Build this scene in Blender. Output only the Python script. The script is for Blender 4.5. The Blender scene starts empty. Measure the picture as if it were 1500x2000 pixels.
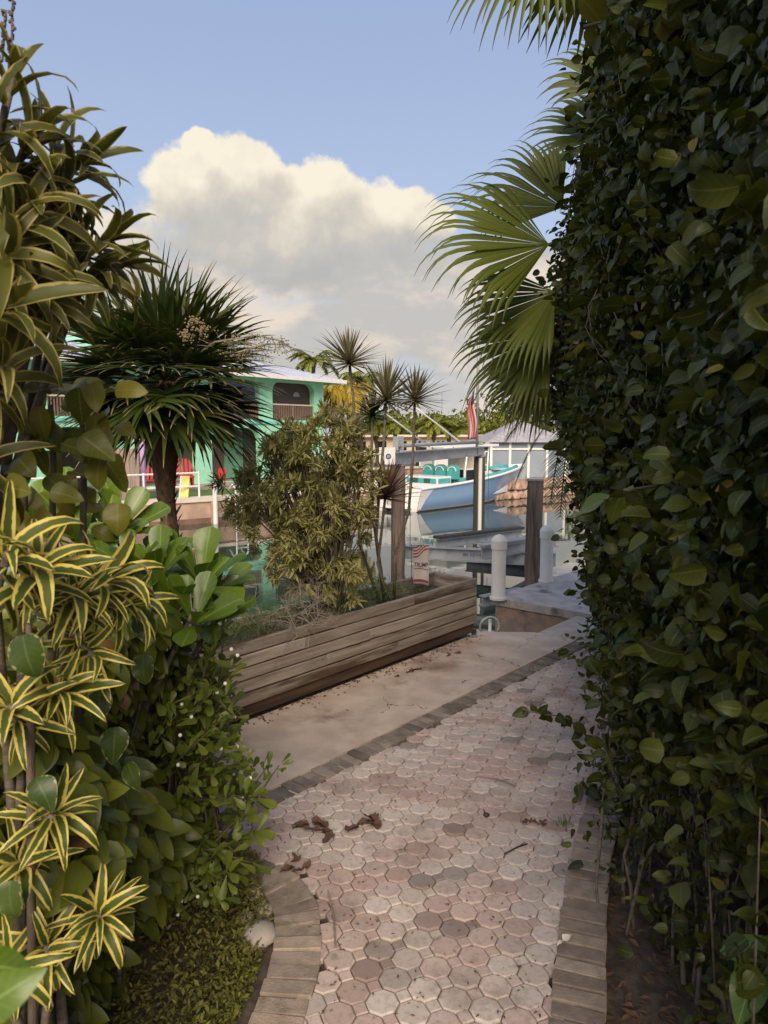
import bpy, bmesh, math, random
import numpy as np
from mathutils import Vector, Matrix

random.seed(11)
rng = np.random.default_rng(11)
SC = bpy.context.scene
COL = SC.collection
R = math.radians
U = random.uniform

# ------------------------------------------------------------------ camera
EYE = 2.2
FPX = 1387.0                                   # focal length in photograph pixels (1500 x 2000)
PITCH = math.atan((1000 - 845) / FPX)
cam_d = bpy.data.cameras.new('camera'); cam = bpy.data.objects.new('camera', cam_d); COL.objects.link(cam)
cam.location = (0, 0, EYE); cam.rotation_euler = (math.pi / 2 - PITCH, 0, 0)
cam_d.sensor_fit = 'VERTICAL'; cam_d.sensor_height = 24.0; cam_d.lens = 24.0 * FPX / 2000
cam_d.clip_start = 0.05; cam_d.clip_end = 3000
cam_d.dof.use_dof = True; cam_d.dof.focus_distance = 7.0; cam_d.dof.aperture_fstop = 4.6
SC.camera = cam
SC.render.resolution_x = 768; SC.render.resolution_y = 1024

SUN_AZ = R(180)      # compass from +Y towards +X : behind the camera, to the right
SUN_EL = R(36)
EXPOSURE = 0.3
SC.view_settings.view_transform = 'Standard'; SC.view_settings.look = 'None'
SC.view_settings.exposure = EXPOSURE; SC.view_settings.gamma = 1.0
SC.view_settings.use_curve_mapping = False
try:
    SC.cycles.max_bounces = 5; SC.cycles.diffuse_bounces = 3; SC.cycles.glossy_bounces = 3; SC.cycles.transmission_bounces = 2; SC.cycles.transparent_max_bounces = 4
    SC.cycles.use_denoising = True
except Exception: pass

_cp, _sp = math.cos(PITCH), math.sin(PITCH)
def ray(px, py):
    xc = (px - 750) / FPX; yc = -(py - 1000) / FPX
    return Vector((xc, _cp + yc * _sp, -_sp + yc * _cp))
def P(px, py, Y):
    d = ray(px, py); return Vector((0, 0, EYE)) + d * (Y / d.y)
def G(px, py, z=0.0):
    d = ray(px, py); return Vector((0, 0, EYE)) + d * ((z - EYE) / d.z)
def proj(p):
    v = Vector(p) - Vector((0, 0, EYE)); f = v.y * _cp - v.z * _sp; u = v.y * _sp + v.z * _cp
    if f < .05: return (-9999, -9999, f)
    return (750 + FPX * v.x / f, 1000 - FPX * u / f, f)

# ------------------------------------------------------------------ node helper
class NT:
    def __init__(s, tree): s.t = tree; s.n = tree.nodes; s.l = tree.links
    def new(s, kind, **kw):
        nd = s.n.new(kind)
        for k, v in kw.items(): setattr(nd, k, v)
        return nd
    def put(s, sock, v):
        if v is None: return
        if hasattr(v, 'is_output') or isinstance(v, bpy.types.NodeSocket): s.l.new(v, sock)
        else:
            if sock.type == 'RGBA' and len(v) == 3: v = (*v, 1)
            sock.default_value = v
    def m(s, op, a, b=None, c=None, clamp=False):
        nd = s.new('ShaderNodeMath', operation=op); nd.use_clamp = clamp
        s.put(nd.inputs[0], a); s.put(nd.inputs[1], b); s.put(nd.inputs[2], c); return nd.outputs[0]
    def vm(s, op, a, b=None, scale=None):
        nd = s.new('ShaderNodeVectorMath', operation=op); s.put(nd.inputs[0], a); s.put(nd.inputs[1], b)
        if scale is not None: s.put(nd.inputs['Scale'], scale)
        return nd.outputs[0]
    def mix(s, f, a, b, blend='MIX'):
        nd = s.new('ShaderNodeMix', data_type='RGBA', blend_type=blend)
        s.put(nd.inputs[0], f); s.put(nd.inputs[6], a); s.put(nd.inputs[7], b); return nd.outputs[2]
    def sstep(s, v, lo, hi, a=0.0, b=1.0):
        nd = s.new('ShaderNodeMapRange', interpolation_type='SMOOTHSTEP')
        s.put(nd.inputs[0], v); s.put(nd.inputs[1], lo); s.put(nd.inputs[2], hi); s.put(nd.inputs[3], a); s.put(nd.inputs[4], b)
        return nd.outputs[0]
    def noise(s, vec, scale, detail=4, rough=.55, out=0, dist=0.0):
        nd = s.new('ShaderNodeTexNoise'); s.put(nd.inputs['Vector'], vec)
        nd.inputs['Scale'].default_value = scale; nd.inputs['Detail'].default_value = detail
        nd.inputs['Roughness'].default_value = rough; nd.inputs['Distortion'].default_value = dist
        return nd.outputs[out]
    def ramp(s, f, stops):
        nd = s.new('ShaderNodeValToRGB'); cr = nd.color_ramp
        while len(cr.elements) < len(stops): cr.elements.new(.5)
        for e, (p, c) in zip(cr.elements, stops): e.position = p; e.color = (*c, 1)
        s.put(nd.inputs[0], f); return nd.outputs[0]

# ------------------------------------------------------------------ world: sky and clouds
world = bpy.data.worlds.new('World'); SC.world = world; world.use_nodes = True
w = NT(world.node_tree); w.n.clear()
wo = w.new('ShaderNodeOutputWorld'); bg = w.new('ShaderNodeBackground'); bg.inputs[1].default_value = 0.1
w.l.new(bg.outputs[0], wo.inputs[0])
sky = w.new('ShaderNodeTexSky', sky_type='NISHITA'); sky.sun_disc = False
sky.sun_elevation = SUN_EL; sky.sun_rotation = SUN_AZ
sky.air_density = 1.0; sky.dust_density = 1.6; sky.ozone_density = 1.6
tc = w.new('ShaderNodeTexCoord'); DIR = tc.outputs['Generated']
sep = w.new('ShaderNodeSeparateXYZ'); w.l.new(DIR, sep.inputs[0])
AZ = w.m('ARCTAN2', sep.outputs[0], sep.outputs[1]); EL = w.m('ARCSINE', sep.outputs[2])
def ae(px, py):
    d = ray(px, py).normalized(); return math.atan2(d.x, d.y), math.asin(d.z)
def ellipses(az, el, lst, k=.25):
    out = None
    for (px, py, rx, ry) in lst:
        a, e = ae(px, py)
        ex = w.m('POWER', w.m('ABSOLUTE', w.m('DIVIDE', w.m('SUBTRACT', az, a), rx / FPX)), 2.0)
        ey = w.m('POWER', w.m('ABSOLUTE', w.m('DIVIDE', w.m('SUBTRACT', el, e), ry / FPX)), 2.0)
        v = w.m('SUBTRACT', 1.0, w.m('ADD', ex, ey)); v = w.m('MAXIMUM', v, -3.0)
        out = v if out is None else w.m('SMOOTH_MAX', out, v, k)
    return out
CUM = [(560, 455, 310, 105), (400, 362, 118, 82), (388, 290, 40, 34), (470, 345, 100, 70), (600, 395, 130, 78), (632, 362, 62, 44), (745, 420, 110, 52), (835, 438, 60, 40),
       (150, 500, 190, 90), (-150, 420, 260, 120), (1500, 560, 420, 90)]
GN = w.noise(DIR, 2.6, 2, .5)
def density(az, el, dvec, fine=True):
    e = ellipses(az, el, CUM)
    nn = w.m('MULTIPLY', w.m('SUBTRACT', w.noise(dvec, 9.0, 4 if fine else 2, .6), .5), 1.5)
    if fine: nn = w.m('ADD', nn, w.m('MULTIPLY', w.m('SUBTRACT', w.noise(dvec, 30.0, 4, .6), .5), 1.15))
    # scattered cumulus over the rest of the sky
    g = GN
    gl = w.m('SUBTRACT', w.m('MULTIPLY', w.m('SUBTRACT', g, .5), 4.0), w.m('MULTIPLY', w.m('ABSOLUTE', w.m('SUBTRACT', el, .22)), 7.0))
    gl = w.m('SUBTRACT', gl, .15)
    front = w.sstep(w.m('ABSOLUTE', az), .55, .8)      # the cumulus bank ahead is given by name, the rest by noise
    gl = w.m('ADD', gl, w.m('MULTIPLY', w.m('SUBTRACT', front, 1.0), 3.0))
    return w.m('ADD', w.m('MAXIMUM', e, gl), nn)
D0 = density(AZ, EL, DIR)
off = w.vm('ADD', DIR, (-.022, 0, .04))
D1 = density(w.m('ADD', AZ, -.022), w.m('ADD', EL, .04), off, False)
cov = w.sstep(D0, -.04, w.sstep(EL, ae(600, 520)[1], ae(420, 330)[1], .6, .30))
lit = w.m('ADD', .40, w.m('MULTIPLY', w.m('SUBTRACT', D0, D1), .8), clamp=True)
lit = w.m('ADD', lit, w.m('MULTIPLY', w.m('SUBTRACT', w.noise(w.vm('ADD', DIR, (.02, 0, -.015)), 20.0, 3, .55), .5), 1.1))
base_e = w.sstep(EL, ae(600, 540)[1], ae(420, 300)[1])
lit = w.m('ADD', w.m('MULTIPLY', lit, .66), w.m('MULTIPLY', base_e, .34), clamp=True)
ccol = w.ramp(lit, [(0.0, (4.0, 4.0, 3.9)), (.35, (4.8, 4.6, 4.25)), (.62, (6.0, 5.5, 4.7)), (.95, (7.8, 7.2, 5.9))])
# soft bank of layered cloud towards the horizon, all round
bn = w.noise(w.vm('MULTIPLY', DIR, (1, 1, 2.6)), 4.2, 4, .6)
bank = w.m('ADD', w.sstep(EL, ae(600, 350)[1], ae(600, 560)[1]), w.m('MULTIPLY', w.m('SUBTRACT', bn, .5), 2.2))
bcov = w.sstep(bank, .35, .95)
bn2 = w.noise(w.vm('MULTIPLY', w.vm('ADD', DIR, (3, 1, 2)), (1, 1, 2.2)), 6.5, 4, .62)
bcol = w.mix(w.sstep(bn2, .44, .66), (4.6, 4.4, 4.15), (6.8, 5.9, 4.9))
skyc = w.mix(1.0, sky.outputs[0], (1.0, 1.0, 1.0), 'MULTIPLY')
SKYNODE = skyc
skyc = w.mix(.75, skyc, w.mix(w.sstep(EL, .08, .62), (4.7, 5.5, 7.0), (3.25, 4.1, 6.25)))
c1 = w.mix(w.m('MULTIPLY', bcov, .95), skyc, bcol)
c2 = w.mix(cov, c1, ccol)
w.l.new(c2, bg.inputs[0])

try: world.cycles.sampling_method = 'MANUAL'; world.cycles.sample_map_resolution = 256
except Exception: pass
sun_d = bpy.data.lights.new('sun', 'SUN'); sun = bpy.data.objects.new('sun', sun_d); COL.objects.link(sun)
sun_d.energy = 3.6; sun_d.angle = R(38); sun_d.color = (1.0, .84, .66)
sdir = Vector((math.sin(SUN_AZ) * math.cos(SUN_EL), math.cos(SUN_AZ) * math.cos(SUN_EL), math.sin(SUN_EL)))
sun.rotation_euler = sdir.to_track_quat('Z', 'Y').to_euler()
sun.location = sdir * 60

# ------------------------------------------------------------------ materials
def material(name):
    m = bpy.data.materials.new(name); m.use_nodes = True; t = NT(m.node_tree); t.n.clear()
    o = t.new('ShaderNodeOutputMaterial'); b = t.new('ShaderNodeBsdfPrincipled'); t.l.new(b.outputs[0], o.inputs[0])
    return m, t, b, o
def surf(name, c1, c2=None, scale=8, rough=.7, bump=.0, bscale=60, detail=5, metal=0.0, lo=.35, hi=.65, c3=None, s3=2.0, coords='Object', stretch=None, spec=.4, t3=(.52, .68), tone=0.0):
    m, t, b, o = material(name)
    tcn = t.new('ShaderNodeTexCoord'); v = t.new('ShaderNodeNewGeometry').outputs['Position'] if coords == 'World' else tcn.outputs[coords]
    if stretch: v = t.vm('MULTIPLY', v, stretch)
    oi = t.new('ShaderNodeObjectInfo'); v = t.vm('ADD', v, t.vm('SCALE', (7.1, 3.3, 5.7), scale=oi.outputs['Random']))
    c = c1
    if c2 is not None: c = t.mix(t.sstep(t.noise(v, scale, detail), lo, hi), c1, c2)
    if c3 is not None: c = t.mix(t.sstep(t.noise(v, s3, 6, .65), *t3), c, c3)
    if tone: c = t.mix(t.m('MULTIPLY', oi.outputs['Random'], tone), c, (.05, .042, .034))
    t.put(b.inputs['Base Color'], c); b.inputs['Roughness'].default_value = rough; b.inputs['Metallic'].default_value = metal
    b.inputs['Specular IOR Level'].default_value = spec
    if bump:
        bp = t.new('ShaderNodeBump'); bp.inputs['Strength'].default_value = bump; bp.inputs['Distance'].default_value = .01
        t.l.new(t.noise(v, bscale, 4, .6), bp.inputs['Height']); t.l.new(bp.outputs[0], b.inputs['Normal'])
    return m
def add_cracks(m, scale=1.3, col=(.07, .05, .04)):
    t = NT(m.node_tree); b = next(n for n in t.n if n.type == 'BSDF_PRINCIPLED'); src = b.inputs['Base Color'].links[0].from_socket
    v = t.new('ShaderNodeNewGeometry').outputs['Position']; vd = t.vm('ADD', v, t.vm('SCALE', t.noise(v, 3.0, 4, .6, out=1), scale=.35))
    vo = t.new('ShaderNodeTexVoronoi', feature='DISTANCE_TO_EDGE'); vo.inputs['Scale'].default_value = scale; t.l.new(vd, vo.inputs['Vector'])
    k = t.m('MULTIPLY', t.sstep(vo.outputs[0], .006, .0015), t.sstep(t.noise(v, 1.7, 2), .48, .56))
    c = t.mix(k, src, col); c = t.mix(t.m('MULTIPLY', t.sstep(t.noise(v, 150, 2, .5), .62, .72), .35), c, (.22, .18, .15)); t.l.new(c, b.inputs['Base Color'])
def leafmat(name, a, bcol, edge=None, edge_at=.62, rib=None, rough=.46, trans=.25, tint=None, spec=.3, tip=None, dry=None):
    """leaf: colour a..bcol by the leaf's own value, optional pale margin and midrib from the leaf's UV"""
    m, t, b, o = material(name)
    at = t.new('ShaderNodeAttribute'); at.attribute_name = 'var'; var = at.outputs['Fac']
    uv = t.new('ShaderNodeUVMap'); sp = t.new('ShaderNodeSeparateXYZ'); t.l.new(uv.outputs[0], sp.inputs[0])
    across = t.m('ABSOLUTE', t.m('SUBTRACT', t.m('MULTIPLY', sp.outputs[0], 2.0), 1.0))
    tcn = t.new('ShaderNodeTexCoord'); n = t.noise(tcn.outputs['Object'], 14, 3)
    c = t.mix(var, a, bcol)
    c = t.mix(t.m('MULTIPLY', n, .35), c, tuple(x * .5 for x in a))
    if dry is not None: c = t.mix(t.sstep(var, .955, .975), c, dry)
    if tip is not None: c = t.mix(t.sstep(t.m('ADD', sp.outputs[1], t.m('MULTIPLY', n, .2)), .9, 1.1), c, tip)
    if rib is not None:
        vn = t.m('ABSOLUTE', t.m('SUBTRACT', t.m('FRACT', t.m('SUBTRACT', t.m('MULTIPLY', sp.outputs[1], 7.0), t.m('MULTIPLY', across, 1.6))), .5))
        c = t.mix(t.m('MULTIPLY', t.sstep(vn, .10, .02), .35), c, rib)
        c = t.mix(t.m('MULTIPLY', t.sstep(t.noise(tcn.outputs['Object'], 30, 4, .7), .66, .74), .7), c, (.11, .075, .03))
    if rib is not None: c = t.mix(t.sstep(across, .10, .02), c, rib)
    if edge is not None: c = t.mix(t.sstep(t.m('ADD', across, t.m('MULTIPLY', t.m('SUBTRACT', t.noise(tcn.outputs['Object'], 7, 3), .5), .75)), edge_at - .07, edge_at + .07), c, edge)
    if edge is not None and edge_at < .7: c = t.mix(t.sstep(t.m('ADD', sp.outputs[1], t.m('MULTIPLY', n, .12)), .98, 1.06), c, (.16, .09, .04))
    t.put(b.inputs['Base Color'], c); b.inputs['Roughness'].default_value = rough; b.inputs['Specular IOR Level'].default_value = spec
    if trans:
        tr = t.new('ShaderNodeBsdfTranslucent'); t.l.new(t.mix(1.0, c, (1.0, 1.0, .55), 'MULTIPLY'), tr.inputs[0])
        mx = t.new('ShaderNodeMixShader'); mx.inputs[0].default_value = trans
        t.l.new(b.outputs[0], mx.inputs[1]); t.l.new(tr.outputs[0], mx.inputs[2]); t.l.new(mx.outputs[0], o.inputs[0])
    return m
M = {}
M['soil'] = surf('soil', (.055, .04, .028), (.11, .085, .06), 14, .95, .6, 40, c3=(.05, .055, .02))
M['slab'] = surf('slab_concrete', (.56, .46, .375), (.44, .35, .28), 4.0, .8, .3, 90, 8, c3=(.24, .15, .105), s3=1.3, t3=(.53, .74))
M['cap'] = surf('cap_concrete', (.47, .40, .33), (.38, .31, .25), 6, .85, .35, 70, c3=(.2, .16, .13), s3=3.2, t3=(.58, .7))
M['dock'] = surf('dock_concrete', (.48, .42, .38), (.36, .31, .28), 5, .85, .35, 60, c3=(.17, .13, .11), s3=2.3, t3=(.56, .68))
M['dockside'] = surf('dock_side', (.33, .22, .16), (.22, .17, .14), 7, .9, .5, 30, c3=(.10, .08, .07), s3=3)
M['brick'] = surf('border_brick', (.40, .32, .25), (.29, .23, .18), 14, .88, .45, 90, c3=(.15, .14, .075), s3=3.5, t3=(.54, .74), coords='World', tone=.55)
M['brickdark'] = surf('dark_brick', (.33, .27, .22), (.17, .14, .115), 6, .9, .45, 90, c3=(.42, .34, .28), s3=3, coords='World', tone=.6)
M['plank'] = surf('weathered_plank', (.37, .32, .265), (.24, .195, .155), 3.2, .85, .5, 26, 8, c3=(.09, .055, .035), s3=1.1, stretch=(.5, 5, 5), t3=(.52, .66), tone=.25)
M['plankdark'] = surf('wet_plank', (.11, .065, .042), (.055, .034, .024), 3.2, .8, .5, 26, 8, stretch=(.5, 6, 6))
M['pile'] = surf('wood_pile', (.20, .15, .11), (.11, .085, .07), 5, .9, .7, 22, 6, stretch=(5, 5, .4), c3=(.05, .045, .03), s3=1.2)
M['piledark'] = surf('green_pile', (.09, .075, .045), (.05, .05, .03), 5, .9, .6, 22, 6, stretch=(5, 5, .4))
M['pvc'] = surf('white_pvc', (.74, .73, .69), (.68, .66, .6), 3, .4, 0)
M['alu'] = surf('aluminium', (.42, .44, .46), (.34, .36, .38), 3, .45, 0, metal=.35, c3=(.28, .29, .29), s3=6)
M['galv'] = surf('grey_steel', (.34, .35, .36), (.27, .28, .29), 4, .55, 0, metal=.2)
M['darksteel'] = surf('dark_steel', (.085, .10, .105), (.05, .06, .06), 5, .6, 0)
M['bunk'] = surf('bunk_carpet', (.035, .037, .04), (.06, .06, .06), 20, .95, 0)
M['white'] = surf('white_paint', (.80, .79, .75), (.74, .72, .67), 4, .45, 0)
M['gelcoat'] = surf('gelcoat_white', (.82, .81, .78), None, rough=.2, spec=.6)
M['hullblue'] = surf('hull_blue', (.27, .43, .64), (.29, .45, .66), 1.5, .18, 0, spec=.6)
M['bootline'] = surf('boot_stripe', (.16, .15, .15), None, rough=.5)
M['teal'] = surf('teal_vinyl', (.07, .34, .33), (.09, .40, .38), 4, .5, 0)
M['tealdark'] = surf('teal_dark', (.03, .11, .10), None, rough=.5)
M['blackglass'] = surf('dark_panel', (.015, .016, .02), None, rough=.2)
M['canvas'] = surf('beige_canvas', (.62, .56, .48), (.55, .48, .4), 4, .85, 0)
M['ink'] = surf('blue_ink', (.06, .07, .20), None, rough=.6)
M['blackink'] = surf('black_ink', (.02, .02, .02), None, rough=.6)
M['mint'] = surf('mint_stucco', (.36, .74, .52), (.31, .67, .47), 5, .8, .2, 40)
M['turq'] = surf('turquoise_stucco', (.20, .62, .52), (.18, .55, .46), 5, .8, 0)
M['brownwall'] = surf('dark_screen', (.075, .055, .045), (.06, .044, .036), 3, .6, 0)
M['railing'] = surf('brown_railing', (.26, .17, .13), (.21, .14, .11), 5, .7, 0)
M['roofmetal'] = surf('metal_roof', (.56, .58, .66), (.50, .52, .60), 3, .45, 0, metal=.05)
M['farwall'] = surf('seawall_stucco', (.52, .36, .26), (.40, .27, .19), 2.2, .9, .4, 12, c3=(.30, .25, .2), s3=1.3)
M['farcap'] = surf('seawall_cap_pale', (.70, .60, .48), (.62, .52, .42), 3, .8, 0)
M['tide'] = surf('tide_band', (.22, .13, .085), (.15, .095, .065), 4, .9, 0)
M['rock'] = surf('seawall_rock', (.50, .34, .25), (.36, .24, .17), 2.5, .9, .5, 10, c3=(.2, .13, .1), s3=2)
M['beige'] = surf('beige_wall', (.66, .54, .38), (.6, .48, .33), 2, .85, 0)
M['shingle'] = surf('grey_shingle', (.40, .38, .39), (.30, .28, .29), 6, .85, 0, stretch=(1, 1, 1))
M['screen'] = surf('grey_screen', (.27, .31, .35), (.24, .28, .32), 2, .5, 0)
M['red'] = surf('red_paint', (.42, .035, .03), (.36, .03, .025), 4, .5, 0)
M['pink'] = surf('lilac_paint', (.55, .32, .60), None, rough=.6)
M['yellow'] = surf('yellow_paint', (.78, .55, .16), None, rough=.6)
M['fencewood'] = surf('fence_board', (.34, .25, .21), (.25, .18, .15), 4, .85, 0, stretch=(6, 6, .5))
M['lawn'] = surf('lawn', (.07, .13, .03), (.10, .16, .04), 3, .95, .4, 30)
M['farground'] = surf('far_ground', (.40, .33, .25), (.30, .25, .18), 1.2, .95, 0)
M['bark'] = surf('bark', (.17, .13, .095), (.10, .075, .055), 9, .9, .6, 30, stretch=(3, 3, .8))
M['barkgrey'] = surf('grey_stem', (.20, .165, .13), (.13, .105, .08), 12, .9, .5, 40, stretch=(1, 1, 3))
M['fibre'] = surf('palm_fibre', (.10, .055, .032), (.05, .03, .02), 16, .95, .8, 60, stretch=(2, 2, .6), c3=(.2, .13, .09), s3=7)
M['twig'] = surf('dead_twig', (.30, .25, .21), (.19, .155, .13), 10, .9, 0)
M['stone'] = surf('pale_stone', (.42, .37, .32), (.30, .26, .22), 5, .85, .4, 40)
M['dryleaf'] = surf('dry_leaf', (.15, .078, .045), (.075, .04, .026), 14, .8, .3, 40)
M['pod'] = surf('dark_pod', (.03, .018, .015), (.055, .03, .02), 20, .6, 0)
M['berry'] = surf('white_berry', (.85, .82, .74), None, rough=.35)
M['tan'] = surf('dead_thatch', (.36, .25, .15), (.25, .165, .09), 8, .85, 0)
M['seed'] = surf('flower_spray', (.36, .30, .18), (.26, .2, .11), 12, .85, 0)
M['dark_core'] = surf('dark_core', (.022, .02, .012), (.035, .032, .018), 6, .95, 0)  # near-black colour for the added core, keeps the hedge interior dark
M['hoopmetal'] = surf('hoop_metal', (.55, .55, .50), (.40, .40, .34), 6, .45, 0, metal=.2)
# foliage
M['hedge'] = leafmat('vine_leaf', (.028, .042, .006), (.095, .108, .016), rib=(.11, .12, .03), rough=.45, trans=.22, dry=(.24, .19, .03), spec=.3)
M['songup'] = leafmat('variegated_leaf_upper', (.085, .095, .018), (.155, .145, .028), edge=(.38, .31, .09), edge_at=.72, rough=.45, trans=.3)
M['song'] = leafmat('variegated_leaf', (.065, .095, .018), (.11, .135, .028), edge=(.66, .54, .13), edge_at=.56, rough=.42, trans=.25)
M['naupaka'] = leafmat('paddle_leaf', (.10, .17, .013), (.17, .25, .025), rib=(.22, .32, .07), rough=.3, trans=.28, spec=.5)
M['round'] = leafmat('round_leaf', (.10, .115, .014), (.24, .20, .025), rib=(.2, .2, .05), rough=.4, trans=.3, dry=(.38, .24, .05))
M['rimmed'] = leafmat('rimmed_leaf', (.045, .075, .012), (.085, .115, .02), edge=(.30, .28, .13), edge_at=.95, rib=(.08, .12, .04), rough=.35, trans=.15)
M['filler'] = leafmat('broad_leaf', (.075, .098, .012), (.18, .19, .024), rib=(.1, .13, .04), rough=.36, trans=.2, dry=(.20, .11, .04))
M['snow'] = leafmat('small_leaf', (.10, .14, .016), (.21, .25, .035), rib=(.15, .2, .05), rough=.38, trans=.28)
M['thatch'] = leafmat('thatch_palm_leaf', (.032, .054, .010), (.085, .11, .022), rough=.42, trans=.12, tip=(.32, .22, .12))
M['fan'] = leafmat('fan_palm_leaf', (.10, .13, .013), (.17, .20, .025), rough=.42, trans=.3, tip=(.09, .09, .03))
M['fandead'] = leafmat('fan_palm_dead', (.22, .14, .075), (.34, .23, .13), rough=.8, trans=.1)
M['bush'] = leafmat('planter_bush_leaf', (.18, .185, .055), (.36, .34, .12), edge=(.46, .42, .19), edge_at=.7, rough=.5, trans=.25)
M['drac'] = leafmat('sword_leaf', (.19, .175, .09), (.31, .27, .16), rough=.45, trans=.1)
M['dracred'] = leafmat('sword_leaf_red', (.14, .07, .05), (.20, .115, .075), rough=.5, trans=.1)
M['fern'] = leafmat('fern_leaf', (.065, .10, .018), (.12, .16, .03), rough=.5, trans=.25)
M['moss'] = leafmat('creeper_leaf', (.11, .115, .022), (.21, .19, .045), rough=.6, trans=.2)
M['date'] = leafmat('date_palm_leaflet', (.10, .13, .07), (.26, .29, .19), rough=.4, trans=.15)
M['farA'] = leafmat('far_tree_leaf', (.075, .105, .016), (.19, .21, .03), rough=.6, trans=.2)
M['farB'] = leafmat('far_palm_leaf', (.14, .17, .022), (.31, .31, .04), rough=.6, trans=.25)
M['farY'] = leafmat('yellow_palm_leaf', (.42, .30, .03), (.60, .43, .05), rough=.6, trans=.25)

# paver: own colour per piece, worn and stained
def paver_mat(name, src):
    m, t, b, o = material(name)
    if src == 'obj':
        oi = t.new('ShaderNodeObjectInfo'); c = oi.outputs['Color']
    else:
        a = t.new('ShaderNodeAttribute'); a.attribute_name = 'pcol'; c = a.outputs['Color']
    g = t.new('ShaderNodeNewGeometry'); v = g.outputs['Position']
    c = t.mix(t.m('MULTIPLY', t.sstep(t.noise(v, 2.2, 7, .7), .47, .72), .62), c, (.17, .12, .095))
    c = t.mix(t.m('MULTIPLY', t.sstep(t.noise(v, 38, 5, .65), .45, .7), .40), c, (.20, .16, .14))
    c = t.mix(t.m('MULTIPLY', t.sstep(t.noise(v, 11, 5, .6), .58, .76), .5), c, (.10, .075, .06))
    t.put(b.inputs['Base Color'], c); b.inputs['Roughness'].default_value = .82; b.inputs['Specular IOR Level'].default_value = .35
    bp = t.new('ShaderNodeBump'); bp.inputs['Strength'].default_value = .4; bp.inputs['Distance'].default_value = .004
    t.l.new(t.noise(v, 120, 4, .65), bp.inputs['Height']); t.l.new(bp.outputs[0], b.inputs['Normal'])
    return m
M['paver'] = paver_mat('paver', 'obj'); M['paverfar'] = paver_mat('paver_far', 'attr')
M['joint'] = surf('joint_sand', (.075, .058, .045), (.045, .034, .026), 30, .95, .4, 80)

def water_mat():
    m, t, b, o = material('canal_water')
    b.inputs['Base Color'].default_value = (.035, .052, .036, 1); b.inputs['Roughness'].default_value = .015
    b.inputs['IOR'].default_value = 1.75; b.inputs['Specular IOR Level'].default_value = .7
    g = t.new('ShaderNodeNewGeometry'); v = t.vm('MULTIPLY', g.outputs['Position'], (1, 1.6, 1))
    bp = t.new('ShaderNodeBump'); bp.inputs['Strength'].default_value = .05; bp.inputs['Distance'].default_value = .03
    h = t.m('ADD', t.noise(v, 1.1, 3, .5), t.m('MULTIPLY', t.noise(v, 4.5, 2, .5), .25))
    t.l.new(h, bp.inputs['Height']); t.l.new(bp.outputs[0], b.inputs['Normal'])
    return m
M['water'] = water_mat()
add_cracks(M['slab'], 1.1); add_cracks(M['cap'], 1.7); add_cracks(M['dock'], 1.4)

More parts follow.
